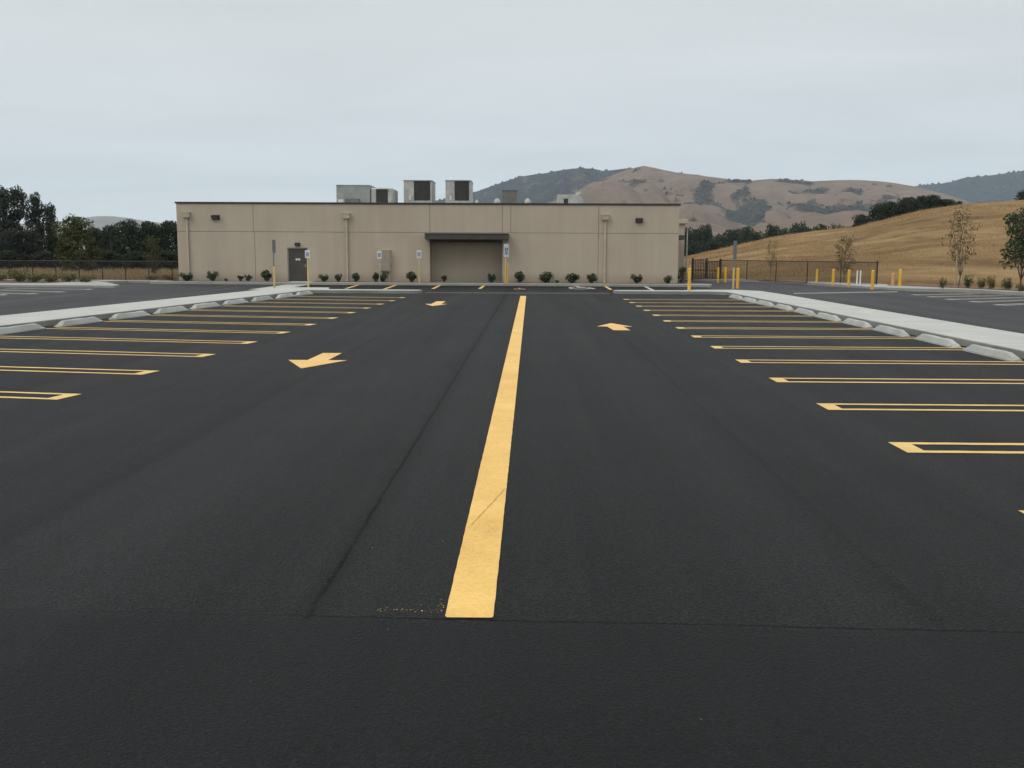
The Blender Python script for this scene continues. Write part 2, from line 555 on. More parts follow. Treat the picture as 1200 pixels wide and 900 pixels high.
mb = MB()
mb.add([(xin(-15) - 0.8, -15, 0.004), (9.8, -15, 0.004), (9.9, 56.9, 0.004), (xin(47) - 3.2, 56.9, 0.004), (xin(47) - 1.2, 46, 0.004)], [(0, 1, 2, 3, 4)])
tag(mb.build('parking_lot', M['asphalt']), 'fresh black asphalt of the central parking lot', kind='structure')

# walkways, raised
WK = 0.15
mb = MB()
ys = [-15, 20, 44.6, 47.6]
L = [(xin(y), y) for y in ys[:3]]
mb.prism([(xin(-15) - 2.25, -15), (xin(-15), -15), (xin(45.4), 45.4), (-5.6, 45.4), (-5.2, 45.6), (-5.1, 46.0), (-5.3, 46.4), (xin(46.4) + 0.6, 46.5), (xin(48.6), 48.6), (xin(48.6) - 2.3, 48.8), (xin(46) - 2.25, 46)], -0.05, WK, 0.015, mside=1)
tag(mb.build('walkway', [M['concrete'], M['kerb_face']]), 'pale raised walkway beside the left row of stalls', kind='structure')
mb = MB()
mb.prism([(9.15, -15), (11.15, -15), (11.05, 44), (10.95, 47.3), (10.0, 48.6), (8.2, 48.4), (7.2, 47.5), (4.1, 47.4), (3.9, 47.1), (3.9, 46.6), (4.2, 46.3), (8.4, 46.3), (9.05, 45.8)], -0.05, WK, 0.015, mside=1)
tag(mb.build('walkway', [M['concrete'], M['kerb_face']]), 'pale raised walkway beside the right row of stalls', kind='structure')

BY = 58.3        # building face
mb = MB()
bl, br = P(208.5, 300, BY).x, P(795, 300, BY).x
mb.prism([(bl - 1.2, 56.9), (10.2, 56.6), (10.5, 57.6), (9.3, 58.28), (bl - 1.2, 58.28)], -0.05, 0.15, 0.02)
tag(mb.build('kerb', M['kerb']), 'concrete kerb along the planting bed of the building', kind='structure')
mb = MB()
mb.poly([(bl - 1.0, 57.3), (9.0, 57.3), (9.0, BY - 0.02), (bl - 1.0, BY - 0.02)], 0.156)
tag(mb.build('planting_bed', M['soil']), 'narrow soil bed at the foot of the building', kind='structure')
mb = MB()
a, b = P(337, 330, 57).x, P(364, 330, 57).x
mb.prism([(a, 57.0), (b, 57.0), (b, 58.25), (a, 58.25)], 0.1, 0.166)
mb.poly([(a, 48.9), (b + .1, 48.9), (b, 56.8), (a, 56.8)], 0.012)
tag(mb.build('path', M['concrete']), 'pale concrete crossing that leads to the grey door', kind='structure')
mb = MB()
mb.poly([(-5.0, 46.45), (-.6, 46.5), (3.7, 46.85), (3.7, 47.08), (-.6, 46.72), (-5.0, 46.66)], 0.010)
tag(mb.build('gutter', M['kerb']), 'thin pale seam across the drive lane', kind='structure')
mb = MB()
q = [G(x, y) for x, y in ((806, 336.2), (842, 337.8), (889, 336.6), (868, 333.2), (815, 330.6), (803, 331.5))]
tag(mb.build('apron', M['concrete']), 'pale concrete apron beyond the building corner', kind='structure')
mb = MB()
q = [G(x, y) for x, y in ((930, 344.6), (1052, 342.6), (1052, 341.6), (930, 343.6))]
mb.poly(q, 0.010)
tag(mb.build('gutter', M['kerb_face']), 'pale concrete gutter across the outer lot', kind='structure')
# right far pavement between fence and lot
mb = MB()
q = [G(x, y) for x, y in ((1300, 352), (1200, 345.6), (1130, 341.6), (1058, 340.2), (1020, 338.6), (985, 335.6), (940, 332.3), (870, 329.6), (812, 329.0))]
q2 = [G(x, y, 0.1) for x, y in ((812, 327.6), (930, 329.5), (1030, 333), (1060, 335.6), (1130, 338.6), (1200, 342), (1300, 347))]
mb.prism([(p.x, p.y) for p in (q + q2)][::-1], -0.05, 0.13, 0.02)
o = tag(mb.build('pavement', M['kerb']), 'concrete kerb and pavement along the brown fence', kind='structure')
mb = MB()
q3 = [G(x, y - .9, 0.13) for x, y in ((1040, 335.2), (1060, 335.8), (1130, 338.8), (1200, 342.2), (1300, 347.2))]
q4 = [G(x, y - 2.4, 0.16) for x, y in ((1040, 335.2), (1060, 335.8), (1130, 338.8), (1200, 342.2), (1300, 347.2))]
mb.prism([(p.x, p.y) for p in (q3[::-1] + q4)][::-1], -.1, .16, 0.03)
tag(mb.build('planting_bed', M['soil']), 'brown soil strip at the foot of the dry hill', kind='structure')
# left far bed kerb
mb = MB()
q = [G(x, y) for x, y in ((-60, 336.6), (0, 336.4), (110, 337), (134, 337.4), (140, 336.6), (126, 333.4), (112, 332.2))]
mb.prism([(p.x, p.y) for p in q] + [(-24.4, 59.2), (bl - 1, 59.2), (bl - 1, 59.9), (-40, 60), (-40, 56)], -0.05, 0.13, 0.02)
tag(mb.build('kerb', M['kerb']), 'concrete kerb of the bed below the black fence', kind='structure')
mb = MB()
mb.poly([(-45, 52.6), (-30, 52.6), (-26.4, 53.4), (-25.8, 58.9), (-45, 59.2)], 0.136)
tag(mb.build('planting_bed', M['soil']), 'bare soil bed below the black fence', kind='structure')


# ------------------------------------------------------------------ painted markings
ORD = ['first', 'second', 'third', 'fourth', 'fifth', 'sixth', 'seventh', 'eighth', 'ninth', 'tenth', 'eleventh', 'twelfth', 'thirteenth', 'fourteenth']
rng = random.Random(4)


def ragged(p, q, amp, step, r):
    p, q = Vector(p), Vector(q)
    n = max(1, int((q - p).length / step))
    d = (q - p).normalized()
    nrm = Vector((-d.y, d.x))
    return [p + (q - p) * (i / n) + (nrm * r.uniform(-amp, amp) if 0 < i else Vector((0, 0))) for i in range(n)]


def strip(mbx, p, q, w, z, amp=0.006, step=0.12, r=rng):
    """painted line with slightly uneven edges, as quads"""
    p, q = Vector(p[:2]), Vector(q[:2])
    n = max(1, int((q - p).length / step))
    d = (q - p).normalized()
    nr = Vector((-d.y, d.x))
    vs, fs = [], []
    for i in range(n + 1):
        c = p + (q - p) * (i / n)
        for s in (-1, 1):
            e = c + nr * s * (w / 2 + r.uniform(-amp, amp))
            vs.append((e.x, e.y, z))
        if i:
            b = 2 * i
            fs.append((b - 2, b, b + 1, b - 1)[::-1])
    mbx.add(vs, fs)


PZ = 0.009
mb = MB()
a0, a1 = G(549.5, 725.5), G(613.2, 347)
strip(mb, (a0.x, a0.y + .02), (a1.x, a1.y), 0.255, PZ, 0.0016, 0.09)
dx = (a1.x - a0.x) / (a1.y - a0.y)
mb.poly([(a0.x - .115, a0.y, 0), (a0.x + .118, a0.y + .002, 0), (a0.x + .127, a0.y + .02, 0), (a0.x - .127, a0.y + .02, 0)], PZ)
tag(mb.build('centre_line', M['yellow']), 'long solid yellow centre line running toward the building', 'lane line')

# dark crack across the paint, and overspray flecks beside its near end
mb = MB()
p0, p1 = G(552, 617), G(592, 574)
strip(mb, p0, p1, 0.007, PZ + 0.004, 0.003, 0.03)
tag(mb.build('crack', M['stained']), 'thin dark crack crossing the near end of the centre line', kind='structure')
mb = MB()
r = random.Random(9)
for i in range(46):
    t = r.random() ** 1.5 * .6
    x = a0.x - 0.14 - t * 0.62
    y = a0.y + 0.06 + abs(r.gauss(0, 0.06)) * (1.2 - t * .7)
    s = r.uniform(0.0015, 0.0045)
    t0 = r.random() * 3
    mb.add([(x + s * math.cos(t0 + k * 1.57) * r.uniform(.5, 1.4), y + s * math.sin(t0 + k * 1.57) * r.uniform(.5, 1.6), PZ + .002) for k in range(4)], [(0, 1, 2, 3)])
tag(mb.build('paint_flecks', M['yellow']), 'fine yellow paint flecks beside the line end', kind='stuff')


def arrow(cx, y_tip, y_wing, y_tail, w_head, w_shaft, label, dxs=0.0):
    r2 = random.Random(label)
    sgn = 1 if y_tail > y_tip else -1
    pts = [(cx, y_tip), (cx + w_head / 2 * sgn, y_wing), (cx + w_shaft / 2 * sgn + dxs * .1, y_wing),
           (cx + w_shaft / 2 * sgn + dxs, y_tail), (cx - w_shaft / 2 * sgn + dxs, y_tail), (cx - w_shaft / 2 * sgn + dxs * .1, y_wing), (cx - w_head / 2 * sgn, y_wing)]
    m = MB()
    v = [(x, y, PZ) for x, y in pts]
    m.add(v, [(0, 1, 2, 5, 6), (2, 3, 4, 5)])
    return tag(m.build('lane_arrow', M['orange']), label, 'lane arrow', 'yellow arrows painted in the lanes')


def gx(px, py): return G(px, py)


w1, w2, tp, tl = G(338.5, 422), G(406.5, 423), G(353.5, 432.3), G(389.5, 414.2)
arrow((w1.x + w2.x) / 2, tp.y, (w1.y + w2.y) / 2, tl.y, w2.x - w1.x, 0.36, 'large yellow arrow pointing toward the camera, in the left lane', dxs=tl.x - (w1.x + w2.x) / 2)
arrow(G(512, 356).x, G(512, 358.9).y, G(512, 356.4).y, G(512, 353.3).y, 0.85, 0.36, 'small distant yellow arrow in the left lane, close to the drive aisle')
arrow(G(717, 380).x, G(716, 379).y, G(718, 383).y, G(724, 387.3).y, G(741, 383).x - G(699, 383).x, 0.42, 'yellow arrow pointing away toward the building, in the right lane', dxs=0.08)

# stall lines: hairpins (two thin lines joined at the lane end)


def hairpin(p, q, gap, w, z, mat, label, cat, group, name='stall_line', cap=0.2):
    p, q = Vector(p[:2]), Vector(q[:2])
    d = (q - p).normalized()
    nr = Vector((-d.y, d.x))
    m = MB()
    for s in (-1, 1):
        strip(m, p + nr * s * gap / 2 + d * cap, q + nr * s * gap / 2, w, z)
    o = gap / 2 + w / 2
    m.add([(*(p - nr * o), z), (*(p + d * cap - nr * o), z), (*(p + d * cap + nr * o), z), (*(p + nr * o), z)], [(0, 1, 2, 3)])
    if m.v and (nr.x * d.y - nr.y * d.x) > 0:
        m.f = [f[::-1] for f in m.f]
    return tag(m.build(name, mat), label, cat, group)


for k in range(14):
    y = 7.03 + 2.6 * k
    xs = 3.64 + 0.006 * (y - 10)
    where = 'tip just inside the frame' if k == 0 else ''
    lab = ('tip of a yellow hairpin stall line cut by the right edge' if k == 0 else
           f'yellow hairpin stall line in the right row, {ORD[k]} from the camera')
    if k == 0:
        q = G(1197, 600)
        xs, y = q.x - .02, q.y - .25
    hairpin((xs, y), (8.9, y), 0.42, 0.105, PZ, M['yellow_thin'], lab, 'stall line', 'stall lines in the right row')
for k in range(12):
    y = 12.56 + 2.6 * k
    xs = -6.01 + 0.0245 * (y - 12.8)
    L_ = (xs - (xin(y + 1) + 0.45)) / 6.2
    lab = f'yellow hairpin stall line in the left row, {ORD[k]} from the camera'
    hairpin((xs, y), (xs - 6.2 * L_, y + 1.0 * L_), 0.42, 0.105, PZ, M['yellow_thin'], lab, 'stall line', 'stall lines in the left row')
# white stall lines of the outer lots
for i, (p, q) in enumerate((((7, 345.6), (-30, 345.6)), ((40, 344.6), (-30, 342.6)), ((72, 342.4), (-20, 339.3)), ((106, 339.2), (10, 338.0)))):
    hairpin(G(*p), G(*q), 0.45, 0.12, 0.006, M['white'], f'faded white stall line in the outer lot on the left, {ORD[i]} from the walkway', 'stall line', 'white stall lines of the left outer lot')
for i, (p, q) in enumerate((((1171, 357.6), (1240, 354.6)), ((1141, 354), (1240, 350.6)), ((1112, 351), (1220, 348.2)), ((1090, 348), (1180, 346.4)), ((1072, 345.8), (1145, 344.2)))):
    hairpin(G(*p), G(*q), 0.45, 0.12, 0.006, M['white'], f'faded white stall line in the outer lot on the right, {ORD[i]} from the walkway', 'stall line', 'white stall lines of the right outer lot')
# short stall lines in front of the building
fr = [((405, 338.4), (424, 332.9), 'yellow', 'short yellow stall line before the wall, between two low shrubs'),
      ((450, 339.0), (468, 333.0), 'yellow', 'short yellow stall line below the wall cabinet'),
      ((507, 338.6), (519, 333.0), 'yellow', 'short yellow stall line before the left end of the recess'),
      ((562, 338.6), (570, 333.0), 'yellow', 'short yellow stall line before the right end of the recess'),
      ((716, 339.6), (706, 333.8), 'yellow', 'bright yellow stall line below the right downspout'),
      ((767, 341.0), (752, 334.2), 'white', 'pale stall line below the right wall lamp')]
for p, q, c, lab in fr:
    m = MB()
    strip(m, G(*p), G(*q), 0.17, PZ, 0.005, 0.3)
    tag(m.build('stall_line', M['yellow_thin' if c == 'yellow' else 'white']), lab, 'stall line', 'short stall lines before the building')


def wheelchair(mx, cx, cy, s, z, flat=True):
    """accessible-parking figure drawn as flat strips; (u,v) to ground or to a plate"""
    def pt(u, v):
        return (cx + u * s, cy + v * s, z) if flat else (cx + u * s, z, cy + v * s)

    def seg(p, q, w):
        p, q = Vector(p), Vector(q)
        d = (q - p).normalized()
        n = Vector((-d.y, d.x)) * w / 2
        c = [p - n, q - n, q + n, p + n]
        mx.add([pt(*k) for k in c], [(0, 1, 2, 3)])
    head = [(-.05 + .09 * math.cos(t * math.pi / 4), .42 + .09 * math.sin(t * math.pi / 4)) for t in range(8)]
    mx.add([pt(*k) for k in head], [tuple(range(8))])
    seg((-.05, .30), (-.03, .02), .1)
    seg((-.05, .17), (.17, .17), .07)
    seg((-.03, -.02), (.2, -.02), .1)
    seg((.2, .03), (.32, -.32), .09)
    arc = [(-.03 + .26 * math.cos(R(a)), -.14 + .26 * math.sin(R(a))) for a in range(115, 345, 20)]
    for a_, b_ in zip(arc[:-1], arc[1:]):
        seg(a_, b_, .075)


mb = MB()
c = G(680, 337.2)
wheelchair(mb, c.x, c.y, 2.1, PZ)
for v in range(len(mb.v)):     # painted long along the lane, as pavement symbols are
    x_, y_, z_ = mb.v[v]
    mb.v[v] = (x_, c.y + (y_ - c.y) * 2.6, z_)
tag(mb.build('parking_symbol', M['white']), 'white wheelchair symbol painted on the asphalt before the wall', 'symbol')
mb = MB()
c = G(609, 338.6)
wheelchair(mb, c.x, c.y, 0.95, PZ)
for v in range(len(mb.v)):
    x_, y_, z_ = mb.v[v]
    mb.v[v] = (x_, c.y + (y_ - c.y) * 2.6, z_)
tag(mb.build('parking_symbol', M['bollard_faded']), 'faded orange symbol on the asphalt beyond the centre line', 'symbol')

# ------------------------------------------------------------------ wheel stops


def wheel_stop_mesh(seed):
    r2 = random.Random(seed)
    m = MB()
    n = 9
    Lh = 1.0
    vs, fs = [], []
    for i in range(n):
        u = -Lh + 2 * Lh * i / (n - 1)
        e = max(0.0, abs(u) - (Lh - 0.17)) / 0.17
        h = 0.145 - 0.075 * e
        j = lambda a=0.006: r2.uniform(-a, a)
        prof = [(-0.11, 0.0), (-0.105, 0.03 + j()), (-0.055, h - 0.02 + j()), (-0.035, h + j()), (0.035, h + j()), (0.055, h - 0.02 + j()), (0.105, 0.03 + j()), (0.11, 0.0)]
        uu = u - 0.05 * (1 if u > 0 else -1) * e
        for a, z in prof:
            vs.append((a, u if z < .05 else uu, z))
        if i:
            b = 8 * i
            for k in range(7):
                fs.append((b - 8 + k, b - 8 + k + 1, b + k + 1, b + k))
    fs.append(tuple(range(8)))
    fs.append(tuple(range(8 * n - 8, 8 * n))[::-1])
    m.add(vs, [f[::-1] for f in fs])
    return m


protos = [wheel_stop_mesh(s).build('wheel_stop', M['stop']) for s in (1, 2, 3)]
used = set()


def place_stop(i, x, y, rz, label, group):
    p = protos[i % 3]
    if i % 3 in used:
        o = copy_thing(p, (x, y, 0.006), rz)
    else:
        o = p
        used.add(i % 3)
        o.location = (x, y, 0.006)
        o.rotation_euler.z = rz
    tag(o, label, 'wheel stop', group)


cnt = 0
rs = random.Random(31)
for j, k in enumerate(range(4, 14)):
    y = 7.03 + 2.6 * k + 1.3
    place_stop(cnt, 8.74 + rs.uniform(-.03, .03), y + rs.uniform(-.06, .06), R(rs.uniform(-1.2, 1.2)), f'grey concrete wheel stop at the right walkway, {ORD[j]} from the camera', 'wheel stops along the right walkway')
    cnt += 1
for j, k in enumerate(range(3, 12)):
    y = 12.62 + 2.6 * k + 1.3 + 1.0
    place_stop(cnt, xin(y) + 0.40 + rs.uniform(-.03, .03), y + rs.uniform(-.06, .06), R(-5.35 + rs.uniform(-1.2, 1.2)), f'grey concrete wheel stop at the left walkway, {ORD[j]} from the camera', 'wheel stops along the left walkway')
    cnt += 1

# ------------------------------------------------------------------ building
def zY(px, py, Y): return P(px, py, Y).z
def xY(px, Y, py=300): return P(px, py, Y).x


b = empty('building', (0, BY, 0), 'long single storey beige stucco building with a flat roof', 'building')
off = Vector((0, BY, 0))
TOP = zY(500, 237.5, BY)
ZJ = 3.05
g_ = 0.017
rl, rr = xY(504, BY), xY(588.5, BY)
DEP = 1.1
RT = zY(545, 281, BY)
mb = MB()
T = 0.28
joints_top = [bl, xY(298, BY), rl, rr, xY(598.5, BY), xY(701, BY), br]
for x0, x1 in zip(joints_top[:-1], joints_top[1:]):
    mb.rbox(x0 + g_ / 2, x1 - g_ / 2, 0, T, ZJ + g_ / 2, TOP - .10, 0.008)
joints_low = [bl, xY(299, BY), rl, None, rr, xY(701, BY), br]
for x0, x1 in zip(joints_low[:-1], joints_low[1:]):
    if x0 is None or x1 is None:
        continue
    if x0 < xY(348, BY) < x1:      # the panel with the door opening
        dl, dr_, dt = xY(338, BY) - .06, xY(359.3, BY) + .06, zY(348, 290.3, BY)
        mb.rbox(x0 + g_ / 2, dl, 0, T, 0, ZJ - g_ / 2, 0.008)
        mb.rbox(dr_, x1 - g_ / 2, 0, T, 0, ZJ - g_ / 2, 0.008)
        mb.box(dl, dr_, 0.002, T, dt, ZJ - g_ / 2)
    else:
        mb.rbox(x0 + g_ / 2, x1 - g_ / 2, 0, T, 0, ZJ - g_ / 2, 0.008)
mb.box(rl, rr, 0.002, T, RT, ZJ - g_ / 2)
# dark backing seen in the joints, side walls, recess
mb.box(bl + .05, rl - .01, 0.02, T - .02, 0, TOP - .2) if False else None
mb.box(bl + .01, rl, T, T + .1, 0, TOP - .15)
mb.box(rr, br - .01, T, T + .1, 0, TOP - .15)
mb.box(rl, rr, T, T + .1, RT, TOP - .15)
mb.box(rl - .1, rl - .005, T + .1, DEP + .1, 0, RT + .1)
mb.box(rr + .005, rr + .1, T + .1, DEP + .1, 0, RT + .1)
mb.box(rl - .1, rr + .1, DEP, DEP + .12, 0, RT + .1)
mb.box(rl - .1, rr + .1, T + .1, DEP + .1, RT + .1, RT + .2)
mb.box(bl, bl + .25, T + .1, 34, 0, TOP - .10)
mb.box(br - .25, br, T + .1, 34, 0, TOP - .10)
mb.box(bl, br, 34, 34.25, 0, TOP - .10)
mb.build('wall', M['stucco'], b)
mb = MB()
ROOFZ = 4.35
mb.box(bl + .25, br - .25, T + .1, 34, ROOFZ - .2, ROOFZ)
mb.build('roof', M['roof'], b)
mb = MB()
mb.rbox(bl - .06, br + .06, -.05, T + .14, TOP - .10, TOP, 0.01)
mb.rbox(bl - .06, bl + .3, T + .14, 34.3, TOP - .10, TOP, 0.01)
mb.rbox(br - .3, br + .06, T + .14, 34.3, TOP - .10, TOP, 0.01)
mb.build('parapet_cap', M['cap'], b)
# canopy over the recess
mb = MB()
cl_, cr_ = xY(497.5, BY - 1), xY(595.5, BY - 1)
ct, cb = zY(545, 274, BY - 1), zY(545, 280.6, BY - 1)
mb.rbox(cl_, cr_, -0.85, -.003, cb, ct, 0.012)
mb.rbox(cl_ - .03, cr_ + .03, -0.89, -.003, ct + .001, ct + .035, 0.006)
mb.box(rl + .02, rr - .02, -.002, .12, RT - .16, RT)
mb.build('canopy', M['canopy'], b)
mb = MB()
mb.box(rl + .01, rr - .01, 0, DEP, .08, .15)
mb.build('recess_floor', M['concrete'], b)
# door
mb = MB()
fz = dt
mb.rbox(dl + .002, dl + .058, .04, .2, .16, fz - .003, .006)
mb.rbox(dr_ - .058, dr_ - .002, .04, .2, .16, fz - .003, .006)
mb.rbox(dl + .06, dr_ - .06, .04, .2, fz - .06, fz - .003, .006)
mb.build('door_frame', M['frame'], b)
mb = MB()
mb.rbox(dl + .062, dr_ - .062, .07, .12, .175, fz - .064, .008)
door = mb.build('door', M['door'], b)
mb = MB()
mb.box(dr_ - .16, dr_ - .12, .01, .066, .98, 1.16)
mb.tube((dr_ - .14, .03, 1.07), (dr_ - .27, .03, 1.07), .013)
mb.build('handle', M['steel'], door)
mb = MB()
zc = zY(348, 304, BY)
mb.box((dl + dr_) / 2 - .13, (dl + dr_) / 2 - .01, .058, .067, zc - .06, zc + .06)
mb.box((dl + dr_) / 2 + .02, (dl + dr_) / 2 + .14, .058, .067, zc - .06, zc + .06)
mb.build('notice', M['signwhite'], door)
mb = MB()
mb.box(dl + .08, dr_ - .08, .062, .068, .2, .45)
mb.build('kick_plate', M['canopy'], door)


def wall_lamp(px, py, w, h, dpt, cut=0.5):
    x, z = xY(px, BY, py), zY(px, py, BY)
    m = MB()
    # wedge-shaped cut-off housing
    vs = [(x - w / 2, -.003, z - h / 2), (x + w / 2, -.003, z - h / 2), (x + w / 2, -.003, z + h / 2), (x - w / 2, -.003, z + h / 2),
          (x - w / 2 + .02, -dpt * cut, z - h / 2), (x + w / 2 - .02, -dpt * cut, z - h / 2), (x + w / 2 - .02, -dpt, z + h * .28), (x - w / 2 + .02, -dpt, z + h * .28)]
    m.add(vs, [(0, 1, 2, 3), (4, 7, 6, 5), (0, 4, 5, 1), (3, 2, 6, 7), (0, 3, 7, 4), (1, 5, 6, 2)])
    o = m.build('wall_lamp', M['lamp'], b)
    m = MB()
    m.add([(x - w * .38, -dpt * cut - .012, z - h * .42), (x + w * .38, -dpt * cut - .012, z - h * .42), (x + w * .38, -dpt * .93, z + h * .12), (x - w * .38, -dpt * .93, z + h * .12)], [(0, 1, 2, 3)])
    m.build('lens', M['lens'], o)


wall_lamp(253, 254.5, .46, .27, .26)
wall_lamp(749, 258, .42, .26, .26)
wall_lamp(348.8, 286.3, .32, .2, .2)


def downspout(px, ytop):
    x = xY(px, BY)
    zt = zY(px, ytop, BY)
    m = MB()
    m.rbox(x - .055, x + .055, -.125, -.01, .2, zt - .26, .012)
    for z in (.9, 2.1, 3.2):
        m.box(x - .09, x + .09, -.013, -.002, z, z + .05)
    m.rbox(x - .065, x + .065, -.24, -.01, .16, .24, .01)
    o = m.build('downspout', M['spout'], b)
    m = MB()
    t = .26
    vs = [(x - .21, -.24, zt), (x + .21, -.24, zt), (x + .21, -.004, zt), (x - .21, -.004, zt),
          (x - .19, -.22, zt - t), (x + .19, -.22, zt - t), (x + .19, -.004, zt - t), (x - .19, -.004, zt - t),
          (x - .07, -.14, zt - t - .08), (x + .07, -.14, zt - t - .08), (x + .07, -.004, zt - t - .08), (x - .07, -.004, zt - t - .08)]
    m.add(vs, [(0, 3, 2, 1)[::-1], (0, 1, 5, 4)[::-1], (1, 2, 6, 5)[::-1], (3, 0, 4, 7)[::-1], (4, 5, 9, 8)[::-1], (5, 6, 10, 9)[::-1], (7, 4, 8, 11)[::-1], (8, 9, 10, 11)[::-1]])
    m.rbox(x - .23, x + .23, -.26, -.004, zt + .001, zt + .045, .008)
    m.build('conductor_head', M['spout'], o)


downspout(221, 249.4)
downspout(407, 250.6)
downspout(708.5, 252.2)
# electrical cabinet
x0, x1 = xY(446, BY), xY(457.8, BY)
z0, z1 = zY(450, 318, BY), zY(450, 293.6, BY)
mb = MB()
mb.rbox(x0, x1, -.28, -.003, z0, z1, .015)
mb.rbox(x0 - .02, x1 + .02, -.31, -.003, z1 + .001, z1 + .03, .005)
cab = mb.build('wall_cabinet', M['spout'], b)
mb = MB()
mb.rbox(x0 + .04, x1 - .04, -.305, -.283, z0 + .05, z1 - .05, .008)
mb.build('cabinet_door', M['frame'], cab)
mb = MB()
mb.tube((x1 - .08, -.1, z0 - .002), (x1 - .08, -.1, .16), .03)
mb.build('conduit', M['spout'], cab)
mb = MB()
mb.tube((x0 + .1, -.12, z0 - .002), (x0 + .1, -.12, .16), .022)
mb.build('conduit', M['spout'], cab)
mb = MB()
mb.rbox(x1 + .004, x1 + .1, -.12, -.003, z0 + .45, z0 + .68, .006)
mb.build('switch_box', M['spout'], cab)
# rear wing
mb = MB()
wy = 12.0
wl, wr = br + .003, xY(801.6, BY + wy)
wz = zY(798, 262, BY + wy)
mb.box(wl, wr, wy, 30, 0, wz)
mb.build('rear_wing', M['stucco'], b)
mb = MB()
mb.rbox(wl, wr + .18, wy - .15, 30.2, wz + .001, zY(798, 256.6, BY + wy), .01)
mb.build('wing_cornice', M['spout'], b)
mb = MB()
cz0, cz1 = zY(798, 281.6, BY + 10.5), zY(798, 276, BY + 10.5)
mb.rbox(br + .004, xY(801.5, BY + 9), 9.0, wy - .16, cz0, cz1, .01)
mb.build('side_canopy', M['canopy'], b)

# rooftop equipment, each unit a thing
RB = 7.2         # metres behind the face


def rooftop(name, label, cat, px0, px1, ytop, Y, depth, zbase=ROOFZ):
    x0, x1 = xY(px0, Y, ytop), xY(px1, Y, ytop)
    zt = zY((px0 + px1) / 2, ytop, Y)
    r_ = empty(name, ((x0 + x1) / 2, Y + depth / 2, zbase), label, cat, 'equipment on the roof')
    return r_, (x1 - x0) / 2, depth / 2, zt - zbase


def ac_unit(label, px0, px1, ytop, Y, depth, coil_from, light=True):
    r_, hw, hd, h = rooftop('rooftop_unit', label, 'roof unit', px0, px1, ytop, Y, depth)
    m = MB()
    m.box(-hw + .06, hw - .06, -hd + .06, hd - .1, 0, .72)
    m.build('curb', M['signwhite'], r_)
    m = MB()
    xc = -hw + 2 * hw * coil_from
    m.rbox(-hw, xc, -hd, hd, .724, h - .06, .015)
    m.box(xc + .002, hw - .05, -hd + .1, hd - .05, .724, h - .06)
    m.rbox(hw - .1, hw, -hd, hd, .724, h - .06, .01)
    m.rbox(xc + .002, hw - .102, -hd + .005, -hd + .1, .724, .86, .01)
    m.build('casing', M['galv_light' if light else 'galv'], r_)
    m = MB()
    m.rbox(-hw - .03, hw + .03, -hd - .03, hd + .03, h - .058, h, .01)
    m.build('top_panel', M['galv'], r_)
    m = MB()
    m.box(xc + .03, hw - .104, -hd + .02, -hd + .098, .865, h - .09)
    m.build('coil', M['coil'], r_)
    m = MB()
    m.box(-hw + .12, xc - .12, -hd - .012, -hd - .002, .95, h * .6)
    m.build('access_panel', M['galv_light'], r_)
    m = MB()
    m.rbox(xc - .3, xc - .2, -hd - .05, -hd - .013, .9, 1.2, .01)
    m.build('control_box', M['signwhite'], r_)
    return r_


ac_unit('tall square roof unit with pale panel and dark coil, beside the long grey one', 473, 506, 211, BY + 6, 2.4, .36)
ac_unit('tall square roof unit with dark coil above the recess canopy', 522, 551.6, 211, BY + 6, 2.4, .36)
# long unit
r_, hw, hd, h = rooftop('rooftop_unit', 'long low grey roof unit with a dark square coil at one end', 'roof unit', 394, 460, 217.6, BY + 5, 2.6)
m = MB()
m.box(-hw + .1, hw - .1, -hd + .1, hd - .1, 0, .3)
m.build('curb', M['roof'], r_)
xs = -hw + 2 * hw * .60
m = MB()
m.rbox(-hw, xs - .01, -hd, hd, .302, h, .015)
m.rbox(-hw - .02, xs, -hd - .03, hd + .02, h + .001, h + .05, .008)
for fx in (.25, .5, .75):
    xx = -hw + (xs + hw) * fx
    m.box(xx - .015, xx + .015, -hd - .008, -hd - .001, .35, h - .03)
m.build('casing', M['galv'], r_)
m = MB()
m.rbox(xs + .01, hw, -hd + .05, hd - .05, .302, h - .12, .08)
m.build('condenser', M['galv_light'], r_)
m = MB()
m.box(xs + (hw - xs) * .26, xs + (hw - xs) * .78, -hd + .03, -hd + .048, .4, h - .2)
m.build('coil', M['coil'], r_)
m = MB()
m.rbox(-hw + .6, -hw + 1.5, -hd - .25, -hd - .01, .3, h * .52, .01)
m.build('hood', M['unit_dark'], r_)
m = MB()
m.box(-hw + .1, -hw + .45, -hd - .03, -hd - .002, .5, h * .5)
m.build('panel', M['signwhite'], r_)
# brown box vent
r_, hw, hd, h = rooftop('vent_box', 'plain brown vent box between two white roof vents', 'vent', 588.5, 606, 223, BY + 4, 1.0)
m = MB()
m.rbox(-hw, hw, -hd, hd, 0, h - .05, .01)
m.build('casing', M['unit_dark'], r_)
m = MB()
m.rbox(-hw - .02, hw + .02, -hd - .02, hd + .02, h - .049, h, .008)
m.build('lid', M['canopy'], r_)


def mushroom(label, px0, px1, ytop):
    r_, hw, hd, h = rooftop('roof_vent', label, 'vent', px0, px1, ytop + 1.2, BY + 3, .5)
    m = MB()
    m.lathe(0, 0, [(hw * .55, 0), (hw * .55, h * .68)], 12)
    m.build('pipe', M['coil'], r_)
    m = MB()
    m.lathe(0, 0, [(hw * .98, h * .55), (hw, h * .62), (hw * .92, h * .82), (hw * .6, h * .96), (hw * .1, h)], 14)
    for a in range(4):
        t = a * math.pi / 2 + .4
        m.box(hw * .8 * math.cos(t) - .03, hw * .8 * math.cos(t) + .03, hw * .8 * math.sin(t) - .03, hw * .8 * math.sin(t) + .03, 0, h * .56)
    m.build('hood', M['galv_light'], r_, smooth=False)


